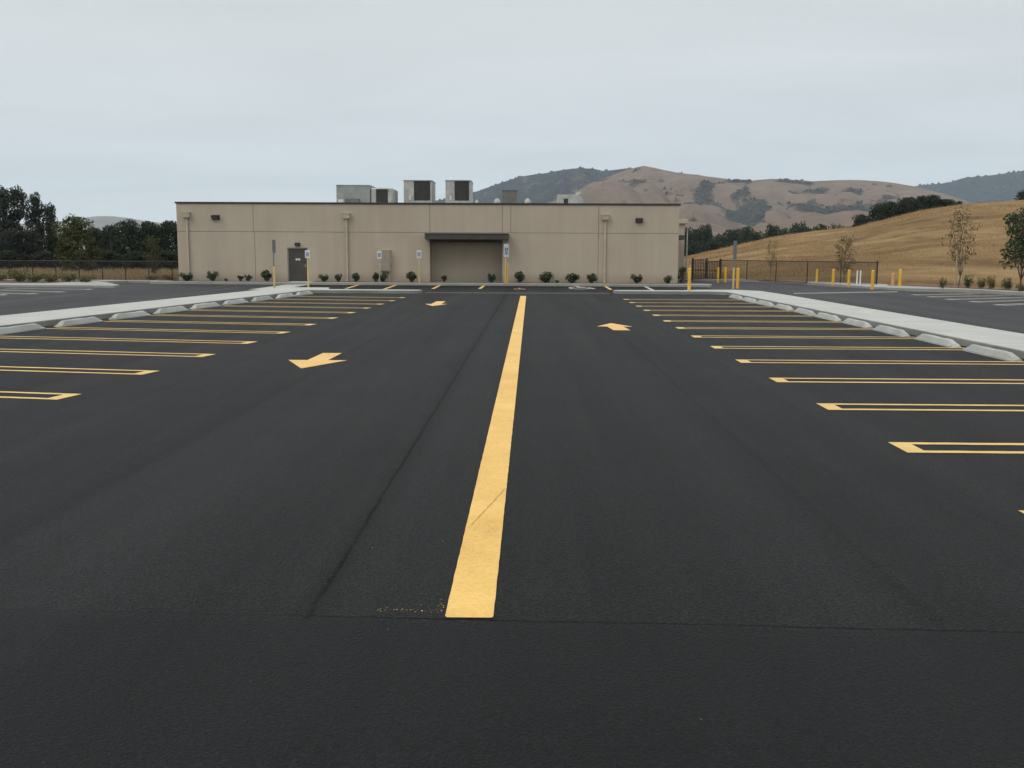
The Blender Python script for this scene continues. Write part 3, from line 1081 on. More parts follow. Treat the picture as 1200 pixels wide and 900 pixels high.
mushroom('small white roof vent at the near side of the brown box', 578.5, 586.5, 231)
mushroom('small round white roof vent standing alone past the brown box', 614.6, 622, 231)
mushroom('tiny white roof vent beside the second tall unit', 556, 561, 233)
r_, hw, hd, h = rooftop('duct_box', 'low pale duct box with rounded end on the roof', 'duct', 653.5, 685, 228, BY + 6, 1.6)
m = MB()
m.rbox(-hw, hw * .55, -hd, hd, 0, h, .02)
vs = [(hw * .555, y, z) for y in (-hd, hd) for z in (0, h)]
m.add([(hw * .555, -hd, 0), (hw * .555, hd, 0), (hw * .555, hd, h * .98), (hw * .555, -hd, h * .98), (hw, -hd, 0), (hw, hd, 0), (hw, hd, h * .35), (hw, -hd, h * .35), (hw * .85, -hd, h * .8), (hw * .85, hd, h * .8)],
      [(0, 4, 7, 8, 3), (3, 8, 9, 2), (8, 7, 6, 9), (4, 5, 6, 7), (1, 2, 9, 6, 5)])
m.build('casing', M['galv_light'], r_)
m = MB()
m.box(-hw * .55, -hw * .22, -hd - .02, -hd - .002, h * .3, h * .8)
m.build('opening', M['coil'], r_)
x, z = xY(677.5, BY + 7, 224), zY(677.5, 224, BY + 7)
r_ = empty('satellite_dish', (x, BY + 7.6, ROOFZ), 'small white dish above the pale duct box', 'dish')
m = MB()
m.tube((0, 0, 0), (0, 0, z - ROOFZ), .03)
m.build('mast', M['steel'], r_)
m = MB()
n = 14
vs = [(0, -.02, z - ROOFZ)]
for ring, (rr_, dd) in enumerate(((.10, -.03), (.2, -.09))):
    for k in range(n):
        t = 2 * math.pi * k / n
        vs.append((rr_ * math.cos(t), dd - .03, z - ROOFZ + rr_ * math.sin(t)))
fs = [(0, 1 + (k + 1) % n, 1 + k) for k in range(n)] + [(1 + k, 1 + (k + 1) % n, 1 + n + (k + 1) % n, 1 + n + k) for k in range(n)]
m.add(vs, fs)
m.build('reflector', M['galv_light'], r_)

# ------------------------------------------------------------------ posts, signs, bollards


def bollard(px, yt, yb, mat, label, group='yellow bollards', z0=0.0, dia=0.17, name='bollard', cat='bollard'):
    p = G(px, yb, z0)
    h = P(px, yt, p.y).z - z0
    r = dia * .45
    m = MB()
    m.lathe(0, 0, [(r, 0), (r, h - r * .6), (r * .92, h - r * .3), (r * .65, h - r * .08), (r * .2, h)], 16)
    o = m.build(name, mat, smooth=False)
    o.location = (p.x, p.y, z0)
    return tag(o, label, cat, group)


bollard(807.5, 314.3, 340.8, M['bollard'], 'yellow bollard standing closest to the building corner', z0=WK)
bollard(841.3, 313.2, 331.3, M['bollard'], 'yellow bollard before the gate, the slimmer one left of its pair', dia=.15)
bollard(849.8, 313.2, 331.2, M['bollard'], 'yellow bollard before the gate, the right one of its pair')
bollard(838, 314, 327.6, M['bollard_faded'], 'faded orange post right against the fence behind two bollards', dia=.2)
bollard(864.2, 314, 338.0, M['bollard'], 'yellow bollard touching the sign post on the right walkway', z0=WK)
bollard(956.8, 315.4, 331.6, M['bollard'], 'pale yellow bollard beside the fence, leftmost of the right group', z0=.13, dia=0.139)
bollard(976, 315.2, 334.2, M['bollard'], 'yellow bollard before the fence, second in the right group', z0=.13, dia=0.174)
bollard(994.2, 316, 335.6, M['bollard'], 'yellow bollard left of the two white posts', z0=.13, dia=0.165)
bollard(1022, 316.4, 339.4, M['bollard'], 'orange yellow bollard closest to the camera, right of the white posts', z0=.0, dia=0.183)
bollard(1054.2, 315.6, 335.6, M['bollard'], 'orange yellow bollard alone beyond the end of the fence', z0=.13, dia=0.174)
bollard(1046, 320, 335.0, M['bollard_faded'], 'short faded wooden post beside the lone bollard', z0=.13, dia=.2)
bollard(1004, 317, 333.2, M['whitepost'], 'slim white post, left one of the pair by the fence', 'white posts', z0=.13, dia=.09, name='white_post', cat='post')
bollard(1007.8, 317, 333.2, M['whitepost'], 'slim white post, right one of the pair by the fence', 'white posts', z0=.13, dia=.09, name='white_post', cat='post')


def sign(px, ybase, yt, yb, wpx, label, z0=0.0, rz=0.0, sleeve=None, plate='accessible', postmat='pale_yellow', sleeve_r=.05, post_r=.025):
    p = G(px, ybase, z0)
    Y = p.y
    zt, zb = P(px, yt, Y).z - z0, P(px, yb, Y).z - z0
    w = wpx / F * Y
    r_ = empty('parking_sign', (p.x, p.y, z0), label, 'sign', 'parking signs', rz)
    m = MB()
    m.tube((0, 0, 0), (0, 0, zt - .02), post_r, n=10)
    m.build('post', M[postmat if sleeve is None else 'signgrey'], r_)
    if sleeve is not None:
        hs = P(px, sleeve, Y).z - z0
        m = MB()
        m.lathe(0, 0, [(sleeve_r, 0), (sleeve_r, hs - .05), (sleeve_r * .6, hs)], 14)
        m.build('sleeve', M['pale_yellow'], r_)
    m = MB()
    m.rbox(-w / 2, w / 2, -post_r - .012, -post_r - .003, zb, zt, .003)
    pl = m.build('sign_plate', M['signwhite' if plate == 'accessible' else 'signgrey'], r_)
    if plate == 'accessible':
        m = MB()
        y = -post_r - .0145
        hh = (zt - zb)
        zc_ = zb + hh * .46
        bw, bh = w * .62, hh * .5
        m.add([(-bw / 2, y, zc_ - bh / 2), (bw / 2, y, zc_ - bh / 2), (bw / 2, y, zc_ + bh / 2), (-bw / 2, y, zc_ + bh / 2)], [(0, 1, 2, 3)])
        m.build('symbol_panel', M['signblue'], pl)
        m = MB()
        wheelchair(m, 0, zc_, bh * .85, y - .003, flat=False)
        m.build('wheelchair_symbol', M['signwhite'], pl)
    return r_


sign(361.4, 337, 293.2, 302.4, 5.6, 'white sign with blue symbol on a yellow post by the grey door', z0=WK, post_r=.045)
sign(445, 331.5, 294, 303.2, 5.3, 'white sign with blue symbol on a thin post before the wall cabinet', z0=.15, postmat='spout', post_r=.02)
sign(491.5, 331.3, 293.2, 302.4, 5.5, 'white sign with blue symbol on a yellow post left of the recess', z0=.15, post_r=.04)
sign(592.5, 332.6, 286, 301.4, 7.4, 'tall bright white sign on a yellow post at the right end of the recess', z0=.15, rz=R(38), post_r=.05)
bollard(594.6, 308.5, 332.6, M['bollard'], 'yellow post right behind the bright sign of the recess', z0=.15, dia=.11)
sign(321.6, 337.2, 281, 296.5, 5.5, 'grey sign seen almost edge on above a yellow sleeve near the door', z0=WK, rz=R(62), sleeve=312.3, plate='blank', post_r=.03)
sign(859.2, 338.6, 282, 303.5, 6, 'grey sign seen from behind on a post beside a bollard', z0=WK, rz=R(38), sleeve=313.5, plate='blank', sleeve_r=.045, post_r=.025)
p = G(804.6, 327, 0)
m = MB()
zt = P(804.6, 267.5, 71.5).z
m.lathe(0, 0, [(.1, 0), (.1, .05), (.06, .06), (.055, zt)], 12)
o = m.build('steel_pole', M['galv_light'])
o.location = (P(804.6, 300, 71.5).x, 71.5, 0)
tag(o, 'slim grey steel pole beside the rear wing of the building', 'pole')

# ------------------------------------------------------------------ fences


def fence(name, pts, h, meshmat, label, spacing, tall_end=False, z0=0.0):
    p0 = Vector(pts[0])
    root = empty(name, (p0.x, p0.y, z0), label, 'fence')
    for a, c in zip(pts[:-1], pts[1:]):
        a, c = Vector(a), Vector(c)
        ln = (c - a).length
        ang = math.atan2(c.y - a.y, c.x - a.x)
        rot = Matrix.Rotation(ang, 3, 'Z')
        n = max(1, round(ln / spacing))
        base = Vector((a.x - p0.x, a.y - p0.y, 0))
        for i in range(n + (1 if c == Vector(pts[-1]) else 0)):
            q = base + rot @ Vector((ln * i / n, 0, 0))
            big = (i == 0 or i == n)
            m = MB()
            hh = h + (.06 if big else .02)
            rr_ = .05 if big else .032
            m.lathe(0, 0, [(rr_, 0), (rr_, hh - .03), (rr_ * .5, hh)], 8)
            o = m.build('post', M['fence'], root)
            o.location = q
        m = MB()
        m.tube((0, 0, h - .03), (ln, 0, h - .03), .028, n=8)
        m.tube((0, .0, .07), (ln, 0, .07), .012, n=6)
        o = m.build('rail', M['fence'], root)
        o.location = base
        o.rotation_euler.z = ang
        m = MB()
        m.add([(0, -.04, .04), (ln, -.04, .04), (ln, -.04, h - .02), (0, -.04, h - .02)], [(0, 1, 2, 3)])
        o = m.build('wire_mesh', meshmat, root)
        o.location = base
        o.rotation_euler.z = ang
    return root


fl0, fl1 = (-42, 62.0), (bl - .25, 62.0)
fence('chain_link_fence', [fl0, fl1], P(100, 305.4, 62).z, M['mesh_l'], 'black chain link fence before the dry meadow and dark trees', 1.45)
q0, q1 = G(843, 328, .05), G(1027, 333.2, .13)
fence('chain_link_fence', [(q0.x, q0.y), (q1.x, q1.y)], 1.42, M['mesh_r'], 'brown chain link fence at the foot of the dry hill', 2.6, z0=.05)
# metal gate left of the fence
ga, gb = G(811, 328.2, 0.05), G(842, 328.1, 0.05)
root = empty('metal_gate', (ga.x, ga.y, .05), 'dark metal gate with upright bars between the building corner and fence', 'gate')
ln = gb.x - ga.x
hg = P(815, 302.5, ga.y).z - .05
for x in (0, ln * .5, ln):
    m = MB()
    m.rbox(x - .06, x + .06, -.06, .06, 0, hg if x < ln else 1.5, .008)
    m.build('post', M['fence'], root)
for s in (0, 1):
    xa, xb = ln * .5 * s + .1, ln * .5 * (s + 1) - .1
    hh = hg - .12 if s == 0 else hg - .22
    m = MB()
    for z in (.12, hh * .5, hh):
        m.rbox(xa, xb, -.025, .025, z - .03, z + .03, .005)
    for k in range(8):
        xx = xa + (xb - xa) * k / 7
        m.box(xx - .02, xx + .02, -.02, .02, .13, hh)
    m.build('gate_leaf', M['fence'], root)
m = MB()
m.add([(0, .04, .1), (ln, .04, .1), (ln, .04, hg - .25), (0, .04, hg - .25)], [(0, 1, 2, 3)])
m.build('wire_mesh', M['mesh_r'], root)

# ------------------------------------------------------------------ hill on the right
CREST = [(700, 305), (760, 303), (805, 300.5), (850, 290), (900, 278.5), (950, 271.5), (1000, 266), (1050, 253), (1080, 245.5), (1120, 239.5), (1160, 236.5), (1200, 233.5), (1300, 229), (1450, 232), (1700, 250), (2100, 280)]
CY = 165.0
cxs = [xY(px, CY) for px, _ in CREST]
czs = [zY(px, py, CY) for px, py in CREST]


def crest_z(x):
    return float(np.interp(x, cxs, czs, left=-0.5))


def hill_z(x, y):
    xx = x * CY / max(y, 40)
    hc = crest_z(xx)
    y0 = 61 + 10 * max(0.0, min(1.0, (24 - x) / 12))
    if y < y0:
        return -0.12
    if y < CY:
        t = (y - y0) / (CY - y0)
        t = t * t * (1.5 - 0.5 * t) * .25 + .75 * t
        z = hc * t
    else:
        t = min(1.0, (y - CY) / 160)
        z = hc * (1 - t * t * (3 - 2 * t)) - 1.5 * t
    w = max(0, min(1, (y - y0) / 25))
    n = mnoise.fractal(Vector((x * .035, y * .035, 3.3)), 1.0, 2.0, 4)
    n2 = mnoise.noise(Vector((x * .4, y * .4, 7.7)))
    fade = w * (1 - .75 * max(0, min(1, 1 - abs(y - CY) / 40)))
    return z + n * .8 * fade + n2 * .02 * w


mb = MB()
nx, ny = 190, 120
X0, X1, Y0, Y1 = -2.0, 230.0, 57.0, 340.0
vs = []
for j in range(ny + 1):
    y = Y0 + (Y1 - Y0) * (j / ny) ** 1.25
    for i in range(nx + 1):
        x = X0 + (X1 - X0) * (i / nx) ** 1.2
        vs.append((x, y, hill_z(x, y) if x > 11 or y > 95 else min(hill_z(x, y), -.12)))
fs = [(j * (nx + 1) + i, j * (nx + 1) + i + 1, (j + 1) * (nx + 1) + i + 1, (j + 1) * (nx + 1) + i) for j in range(ny) for i in range(nx)]
mb.add(vs, fs)
tag(mb.build('hill', M['drygrass'], smooth=True), 'golden dry grass hill rising behind the brown fence', kind='structure')


def blades(name, label, n, sampler, seed, hmin, hmax, w, mat='blade'):
    r2 = random.Random(seed)
    m = MB()
    vs, fs = [], []
    for i in range(n):
        x, y, z, k = sampler(r2)
        h = r2.uniform(hmin, hmax) * k
        a = r2.random() * math.pi
        dx_, dy_ = math.cos(a) * w * .5 * k, math.sin(a) * w * .5 * k
        lx, ly = r2.gauss(0, .22) * h, r2.gauss(0, .22) * h
        b_ = len(vs)
        vs += [(x - dx_, y - dy_, z - .05), (x + dx_, y + dy_, z - .05), (x + lx * .5 + dx_ * .6, y + ly * .5 + dy_ * .6, z + h * .6), (x + lx, y + ly, z + h), (x + lx * .5 - dx_ * .6, y + ly * .5 - dy_ * .6, z + h * .6)]
        fs.append((b_, b_ + 1, b_ + 2, b_ + 3, b_ + 4))
    m.add(vs, fs)
    return tag(m.build(name, M[mat]), label, kind='stuff')


def s_left(r2):
    x = r2.uniform(-48, -20)
    y = 63 + 30 * r2.random() ** 1.5
    return x, y, -.06, 1.0


blades('dry_grass', 'tall dry grass of the meadow behind the black fence', 14000, s_left, 5, .22, .55, .05, 'straw')


def s_hill(r2):
    while True:
        y = 62 + 108 * r2.random() ** 1.3
        x = r2.uniform(8, 95) * (y / 110) ** .5
        if hill_z(x, y) > .02 and mnoise.fractal(Vector((x * .09, y * .07, 1.7)), 1.0, 2.0, 4) + r2.gauss(0, .25) > .05:
            break
    k = .7 + y / 160
    return x, y, hill_z(x, y), k * .62


blades('dry_grass', 'dry golden grass covering the hill', 42000, s_hill, 6, .10, .30, .05)

# ------------------------------------------------------------------ far ridges


def ridge(name, label, crest, r_foot, r_crest, r_back, mat, seed, carve, scrub_fn, nu=240, nt=70, foot_z=-2.0, n_scrub=2600):
    px0, px1 = crest[0][0], crest[-1][0]
    cx = [c[0] for c in crest]
    cy = [c[1] for c in crest]
    vs, scrub = [], []
    for j in range(nt + 1):
        t = j / nt * 1.45
        for i in range(nu + 1):
            px = px0 + (px1 - px0) * i / nu
            d0 = ray(px, 296)
            hd_ = Vector((d0.x, d0.y)).normalized()
            py = float(np.interp(px, cx, cy))
            dc = ray(px, py)
            el = dc.z / math.hypot(dc.x, dc.y)
            if t <= 1:
                rr_ = r_foot + (r_crest - r_foot) * t
            else:
                rr_ = r_crest + (r_back - r_crest) * (t - 1) / .45
            wx, wy = hd_.x * rr_, hd_.y * rr_
            zc_ = CAM.z + el * r_crest
            if t <= 1:
                z = foot_z + (zc_ - foot_z) * (t ** 1.25)
            else:
                u = (t - 1) / .45
                z = foot_z + (zc_ - foot_z) * (1 - u * u)
            s = 1.0 / (r_crest * .085)
            v = Vector((wx * s + seed * 13.1, wy * s * .8, seed))
            warp = mnoise.noise(v * .6 + Vector((5, 9, 2)))
            rid = abs(mnoise.noise(v + Vector((warp, warp * .5, 0)))) * .75 + abs(mnoise.noise(v * 2.3 + Vector((warp, 0, 3)))) * .3
            rid2 = mnoise.fractal(v * 5, 1.0, 2.1, 4)
            env = max(0.0, min(1.0, 4 * min(t, 1) * (1.0 - min(t, 1)))) if t <= 1 else 0.0
            cut = carve * (zc_ - foot_z) * env
            z = z + cut * (rid * 2.0 - 0.75) + rid2 * carve * .035 * (zc_ - foot_z) * (.25 + env)
            vs.append((wx, wy, z))
            scrub.append(scrub_fn(px, t, rid, rid2))
    W = nu + 1
    fs = [(j * W + i, j * W + i + 1, (j + 1) * W + i + 1, (j + 1) * W + i) for j in range(nt) for i in range(nu)]
    m = MB()
    m.add(vs, fs)
    o = m.build(name, mat, smooth=True)
    at = o.data.attributes.new('scrub', 'FLOAT', 'POINT')
    at.data.foreach_set('value', scrub)
    tag(o, label, kind='structure')
    r2 = random.Random(seed * 7)
    cand = [i for i in range(len(vs)) if scrub[i] > .5 and i % W not in (0, nu) and i < W * int(nt * .72)]
    cm = MB()
    for q in range(n_scrub if cand else 0):
        i = r2.choice(cand)
        a, b_, c_ = Vector(vs[i]), Vector(vs[i + 1]), Vector(vs[i + W])
        p = a + (b_ - a) * r2.random() + (c_ - a) * r2.random()
        rr_ = r_crest * .0011 * r2.uniform(.5, 1.5)
        n_ = 6
        base = [p + Vector((math.cos(k * 1.047 + q) * rr_ * r2.uniform(.7, 1.2), math.sin(k * 1.047 + q) * rr_ * r2.uniform(.7, 1.2), -rr_ * .3)) for k in range(n_)]
        mid = [v + Vector(((p.x - v.x) * .12, (p.y - v.y) * .12, rr_ * r2.uniform(.6, 1.0))) for v in base]
        top = p + Vector((r2.gauss(0, .2) * rr_, 0, rr_ * r2.uniform(.9, 1.3)))
        cm.add(base + mid + [top], [(k, (k + 1) % n_, n_ + (k + 1) % n_, n_ + k) for k in range(n_)] + [(n_ + k, n_ + (k + 1) % n_, 2 * n_) for k in range(n_)])
    if cm.v:
        tag(cm.build('distant_woods', M['leaf_far']), 'dark scrub and trees on the ' + label, kind='stuff')
    return o


def bumpf(px, c, w): return math.exp(-((px - c) / w) ** 2)


# blue scrub-covered ridge above the roof
ridge('mountain', 'dark blue grey mountain rising above the roof', [(380, 262), (470, 248), (505, 236), (540, 229), (560, 223.5), (580, 216), (608, 206.5), (625, 204), (640, 202), (660, 198), (678, 195.8), (692, 196.5), (706, 199.4), (720, 198.6), (734, 197), (752, 196.5), (800, 203), (860, 216), (940, 235), (1020, 255)],
      2300, 3300, 4200, M['hill_dark'], 2, .42, lambda px, t, a, c: .74 + c * .35 + (.15 - a) * .4)
# golden ridge
B = [(560, 262), (610, 246), (640, 238), (660, 230), (690, 215), (720, 203.5), (738, 197), (752, 194.2), (765, 196.5), (790, 202), (815, 205), (840, 208.5), (862, 211.5), (880, 211.3), (900, 209.3), (925, 210.5), (950, 212.3), (975, 211), (1000, 210.8), (1025, 212), (1045, 214.5), (1070, 219), (1090, 224), (1110, 229), (1135, 238), (1170, 250), (1230, 268)]


def scrub_b(px, t, a, c):
    s = .14 + max(0, .2 - a) * 1.9 + c * .4
    s += .65 * bumpf(px, 865, 26) * bumpf(t, .62, .17) + .5 * bumpf(px, 890, 12) * bumpf(t, .72, .10)
    s += .75 * bumpf(px, 985, 46) * bumpf(t, .68, .10) + .35 * bumpf(px, 740, 18) * bumpf(t, .75, .06)
    s += .35 * bumpf(px, 825, 14) * bumpf(t, .85, .07)
    if t > .97:
        s += .5 * (bumpf(px, 863, 14) + bumpf(px, 925, 18)) + .25 * bumpf(px, 690, 40)
    return s


ridge('mountain', 'bare brown mountain with dark scrub in its ravines', B, 950, 2150, 2900, M['hill_tan'], 5, .5, scrub_b, 320, 110)
# lower spurs in front of it
ridge('foothill', 'low bare brown foothill before the brown mountain', [(600, 270), (680, 262), (740, 256), (800, 258), (830, 262), (860, 268), (900, 262), (935, 258), (960, 253), (985, 247), (1003, 246), (1025, 250), (1050, 258), (1090, 268), (1150, 276)],
      620, 1150, 1500, M['hill_tan'], 8, .4, lambda px, t, a, c: .06 + max(0, .12 - a) * 1.5 + c * .25, 200, 50)
# far right
ridge('mountain', 'far hazy blue mountain at the right edge', [(960, 240), (1020, 226), (1060, 219), (1078, 216.2), (1095, 215.2), (1110, 212.5), (1122, 208.5), (1135, 207), (1150, 205.5), (1165, 203.5), (1180, 201.5), (1200, 199), (1260, 194), (1340, 197), (1440, 215)],
      3000, 4300, 5200, M['hill_dark'], 11, .22, lambda px, t, a, c: .78 + c * .3)
# far left
ridge('mountain', 'small hazy mauve mountain between the trees on the left', [(-200, 268), (-60, 262), (40, 262), (80, 258.5), (100, 255), (118, 253), (135, 253.3), (150, 255), (170, 258.5), (190, 261), (215, 263), (300, 268), (480, 262), (505, 258)],
      5000, 6300, 6900, M['hill_tan'], 14, .2, lambda px, t, a, c: .15 + c * .3, 160, 40)


# ------------------------------------------------------------------ trees and shrubs
def leaf_quads(m, r2, c, n, rad, size, flat=1.0, shell=.55):
    vs, fs = [], []
    for i in range(n):
        while True:
            d = Vector((r2.gauss(0, 1), r2.gauss(0, 1), r2.gauss(0, 1)))
            if d.length > .01:
                break
        d.normalize()
        u = shell + (1 - shell) * r2.random() ** .6 if r2.random() < .8 else r2.random()
        p = Vector(c) + Vector((d.x * rad[0] * u, d.y * rad[1] * u, d.z * rad[2] * u))
        nrm = (d + Vector((r2.gauss(0, .7), r2.gauss(0, .7), r2.gauss(0, .7) + .3))).normalized()
        a = nrm.orthogonal().normalized()
        t = r2.random() * 6.28
        b_ = nrm.cross(a)
        e1 = a * math.cos(t) + b_ * math.sin(t)
        e2 = nrm.cross(e1)
        s = size * r2.uniform(.6, 1.35)
        k = len(vs)
        vs += [p - e1 * s, p + e2 * s * .42 + nrm * s * .12, p + e1 * s, p - e2 * s * .42 + nrm * s * .12]
        fs.append((k, k + 1, k + 2, k + 3))
    m.add(vs, fs)


def make_tree(name, h, w, seed, leafmat, barkmat, n_lobes, leaves, size, clear=.25, shape='round', trunk_r=None, lobe_r=None, parts=True):
    r2 = random.Random(seed)
    root = bpy.data.objects.new(name, None)
    COL.objects.link(root)
    tr = MB()
    trunk_r = trunk_r or h * .022
    lean = Vector((r2.gauss(0, .03) * h, r2.gauss(0, .03) * h, 0))
    prev, rp = Vector((0, 0, -.1)), trunk_r
    axis = []
    for i in range(1, 7):
        t = i / 6
        q = lean * t * t + Vector((r2.gauss(0, .008) * h, r2.gauss(0, .008) * h, h * .82 * t))
        rn = trunk_r * (1 - .8 * t)
        tr.tube(prev, q, rp, rn, 8, caps=False)
        axis.append((q, rn))
        prev, rp = q, rn
    cr = MB()
    for i in range(n_lobes):
        t = clear + (1 - clear) * ((i + r2.random()) / n_lobes)
        if shape == 'round':
            ww = math.sqrt(max(.03, 1 - ((t - clear) / (1 - clear) * 1.75 - .72) ** 2 * .88))
        elif shape == 'cone':
            ww = max(.08, 1.05 - (t - clear) / (1 - clear)) 
        elif shape == 'vase':
            ww = .45 + .6 * math.sin(math.pi * min(1, (t - clear) / (1 - clear) * .8 + .12))
        else:
            ww = .75 + .25 * r2.random()
        a = i * 2.399 + r2.gauss(0, .4)
        rad = w / 2 * ww * r2.uniform(.35, .78)
        c = Vector((math.cos(a) * rad, math.sin(a) * rad, h * t * .94)) + lean * t
        lr = (lobe_r or w * .2) * r2.uniform(.7, 1.25)
        c.z = min(c.z, h - lr * .75)
        leaf_quads(cr, r2, c, int(leaves / n_lobes), (lr, lr, lr * r2.uniform(.65, .95)), size)
        j = min(5, max(0, int((t - .14) / .82 * 6) - 1))
        p0, r0 = axis[max(0, j - 1)]
        mid = p0.lerp(c, .55) + Vector((r2.gauss(0, .03) * w, r2.gauss(0, .03) * w, .03 * h))
        tr.tube(p0, mid, max(.012, r0 * .55), max(.01, r0 * .32), 6, caps=False)
        tr.tube(mid, c, max(.01, r0 * .32), .006, 5, caps=False)
    tr.build('trunk', barkmat, root, smooth=True)
    cr.build('crown', leafmat, root)
    return root


def place(root, first, loc, rz, sc, label, cat, group):
    if first:
        root.location = loc
        root.rotation_euler.z = rz
        root.scale = sc
        o = root
        tag(o, label, cat, group)
    else:
        o = copy_thing(root, loc, rz, sc, label, group)
        o['category'] = cat
    return o


rt_ = random.Random(77)
# left: tall eucalyptus-like trees; (px, ytop, Y, width px, label)
eu = [make_tree('eucalyptus_tree', 10, 6.5, s, M['leaf_euc'], M['bark_dark'], 26, 5600, .25, .05, 'column', lobe_r=1.25) for s in (3, 8)]
flag = [True, True]


def plant(protos, flags, idx, px, ytop, Y, wpx, h0, w0, label, cat, group, ybase=None, zb=-.06):
    x = xY(px, Y)
    zt = zY(px, ytop, Y)
    h = zt - zb
    w = wpx / F * Y
    i = idx % len(protos)
    place(protos[i], flags[i], (x, Y, zb), rt_.random() * 6.28, (w / w0, w / w0, h / h0), label, cat, group)
    flags[i] = False


for i, (px, yt, Y, w, lab) in enumerate([
    (7, 214.5, 112, 54, 'tallest dark tree at the left edge of the meadow'),
    (45, 224, 118, 30, 'tall dark tree with a narrow rounded top beside the tallest one'),
    (62, 236.5, 122, 19, 'slimmer dark tree at the inner edge of the tall group'),
    (-32, 225, 112, 50, 'dark tree cut by the left edge of the frame'),
    (30, 268, 104, 56, 'lower dark bushy tree in front of the tallest trees')]):
    plant(eu, flag, i, px, yt, Y, w, 10, 6.5, lab, 'tree', 'tall dark trees on the left')
ol = [make_tree('olive_tree', 6, 5.5, 21, M['leaf_olive'], M['bark'], 20, 4600, .19, .05, 'round', lobe_r=1.05)]
plant(ol, [True], 0, 92, 253.5, 84, 58, 6, 5.5, 'olive green bushy tree in front of the dark tree group', 'tree', 'trees by the meadow')
ok = [make_tree('oak_tree', 6, 6.5, s, M['leaf_dark'], M['bark_dark'], 22, 5000, .24, .0, 'round', lobe_r=1.35) for s in (31, 32, 33)]
flag = [True] * 3
for i, (px, yt, Y, w, lab) in enumerate([
    (112, 266, 118, 36, 'dark tree right behind the olive green tree'),
    (131, 263, 116, 26, 'small pointed dark tree below the mauve mountain'),
    (152, 257.5, 112, 44, 'broad dark tree with rounded top below the mauve mountain'),
    (178, 259, 114, 40, 'dark tree behind the yellowish young tree'),
    (203, 258, 116, 44, 'dark tree partly hidden by the corner of the building'),
    (70, 275, 120, 44, 'dark tree filling the gap behind the olive green tree'),
    (8, 293, 101, 40, 'low dark bush under the tallest dark trees'),
    (52, 294, 101, 36, 'low dark bush left of the olive green tree'),
    (124, 293, 103, 44, 'low dark bush right of the olive green tree'),
    (162, 294, 103, 40, 'low dark bush under the broad rounded dark tree'),
    (196, 293, 103, 36, 'low dark bush by the building corner behind the fence')]):
    plant(ok, flag, i, px, yt, Y, w, 6, 6.5, lab, 'tree', 'dark trees behind the meadow')
ys_ = [make_tree('young_tree', 4, 2.6, 41, M['leaf_olive'], M['bark'], 12, 1100, .12, .2, 'round', lobe_r=.55)]
plant(ys_, [True], 0, 178.5, 275, 70, 23, 4, 2.6, 'yellowish young tree behind the black fence near the building', 'tree', 'trees by the meadow')

# far row of oaks behind the hill
row = [make_tree('far_oak', 8, 8.5, s, M['leaf_row'], M['bark_dark'], 20, 3000, .36, .04, 'round', lobe_r=1.75) for s in (51, 52, 53)]
flag = [True] * 3
ROW = [(806, 266, 26), (820, 268, 30), (826, 263.5, 24), (843, 274, 30), (858, 268.5, 32), (874, 266, 30), (888, 271, 28), (905, 263.5, 28), (918, 268, 26), (934, 260.5, 28), (948, 266, 28), (962, 263.5, 30), (980, 263, 26), (795, 272, 26), (995, 265, 24), (834, 280, 34), (866, 282, 36), (812, 282, 34)]
for i, (px, yt, w) in enumerate(ROW):
    lab = [f'far dark oak at the building corner behind the hill', 'far dark oak behind the steel pole', 'tallest pointed oak of the row near the building',
           'low far oak in the dip of the tree row', 'far oak above the middle of the low hill slope', 'rounded far oak past the dip of the row', 'low far oak above the grey sign post',
           'far oak above the thin sapling by the fence', 'far oak just right of the sapling by the fence', 'highest rounded oak in the right half of the far row', 'small far oak between two taller ones of the row',
           'far oak near the right end of the row', 'last full oak at the right end of the far row', 'far oak mostly hidden by the building corner', 'small far oak where the row meets the hill crest', 'dark oak in front of the dip of the row',
           'dark low oak filling the base of the row', 'dark low oak between the building and the hill'][i]
    plant(row, flag, i, px, yt, 235 + (i * 37 % 50) - (40 if i > 14 else 0), w, 8, 8.5, lab, 'tree', 'far oak row behind the hill', zb=-2)
cr_ = [(1008, 251, 19, 'small round oak at the lower end of the hill crest'), (1029, 238.5, 26, 'broad dark oak low on the hill crest'), (1042, 236, 26, 'dark oak beside the broad one on the crest'),
       (1060, 231.5, 26, 'tall dark oak left of the crest summit clump'), (1076, 229.5, 27, 'tallest dark oak on the hill crest'), (1090, 228.5, 20, 'dark oak at the right of the tall crest oaks'),
       (1102, 233.5, 20, 'flat dark oak after the tall crest oaks'), (1109, 234, 13, 'small oak near the end of the crest row'), (1119.5, 235.5, 8, 'tiny bush at the end of the crest row'), (1200, 222.5, 24, 'dark oak on the crest cut by the right edge')]
cro = [make_tree('crest_oak', 5, 6, s, M['leaf_row'], M['bark_dark'], 18, 2600, .26, .08, 'round', lobe_r=1.3) for s in (61, 62)]
flag = [True] * 2
for i, (px, yt, w, lab) in enumerate(cr_):
    x = xY(px, CY + 3)
    plant(cro, flag, i, px, yt, CY + 3, w * 1.15, 5, 6, lab, 'tree', 'oaks on the hill crest', zb=hill_z(x, CY + 3) - .5)

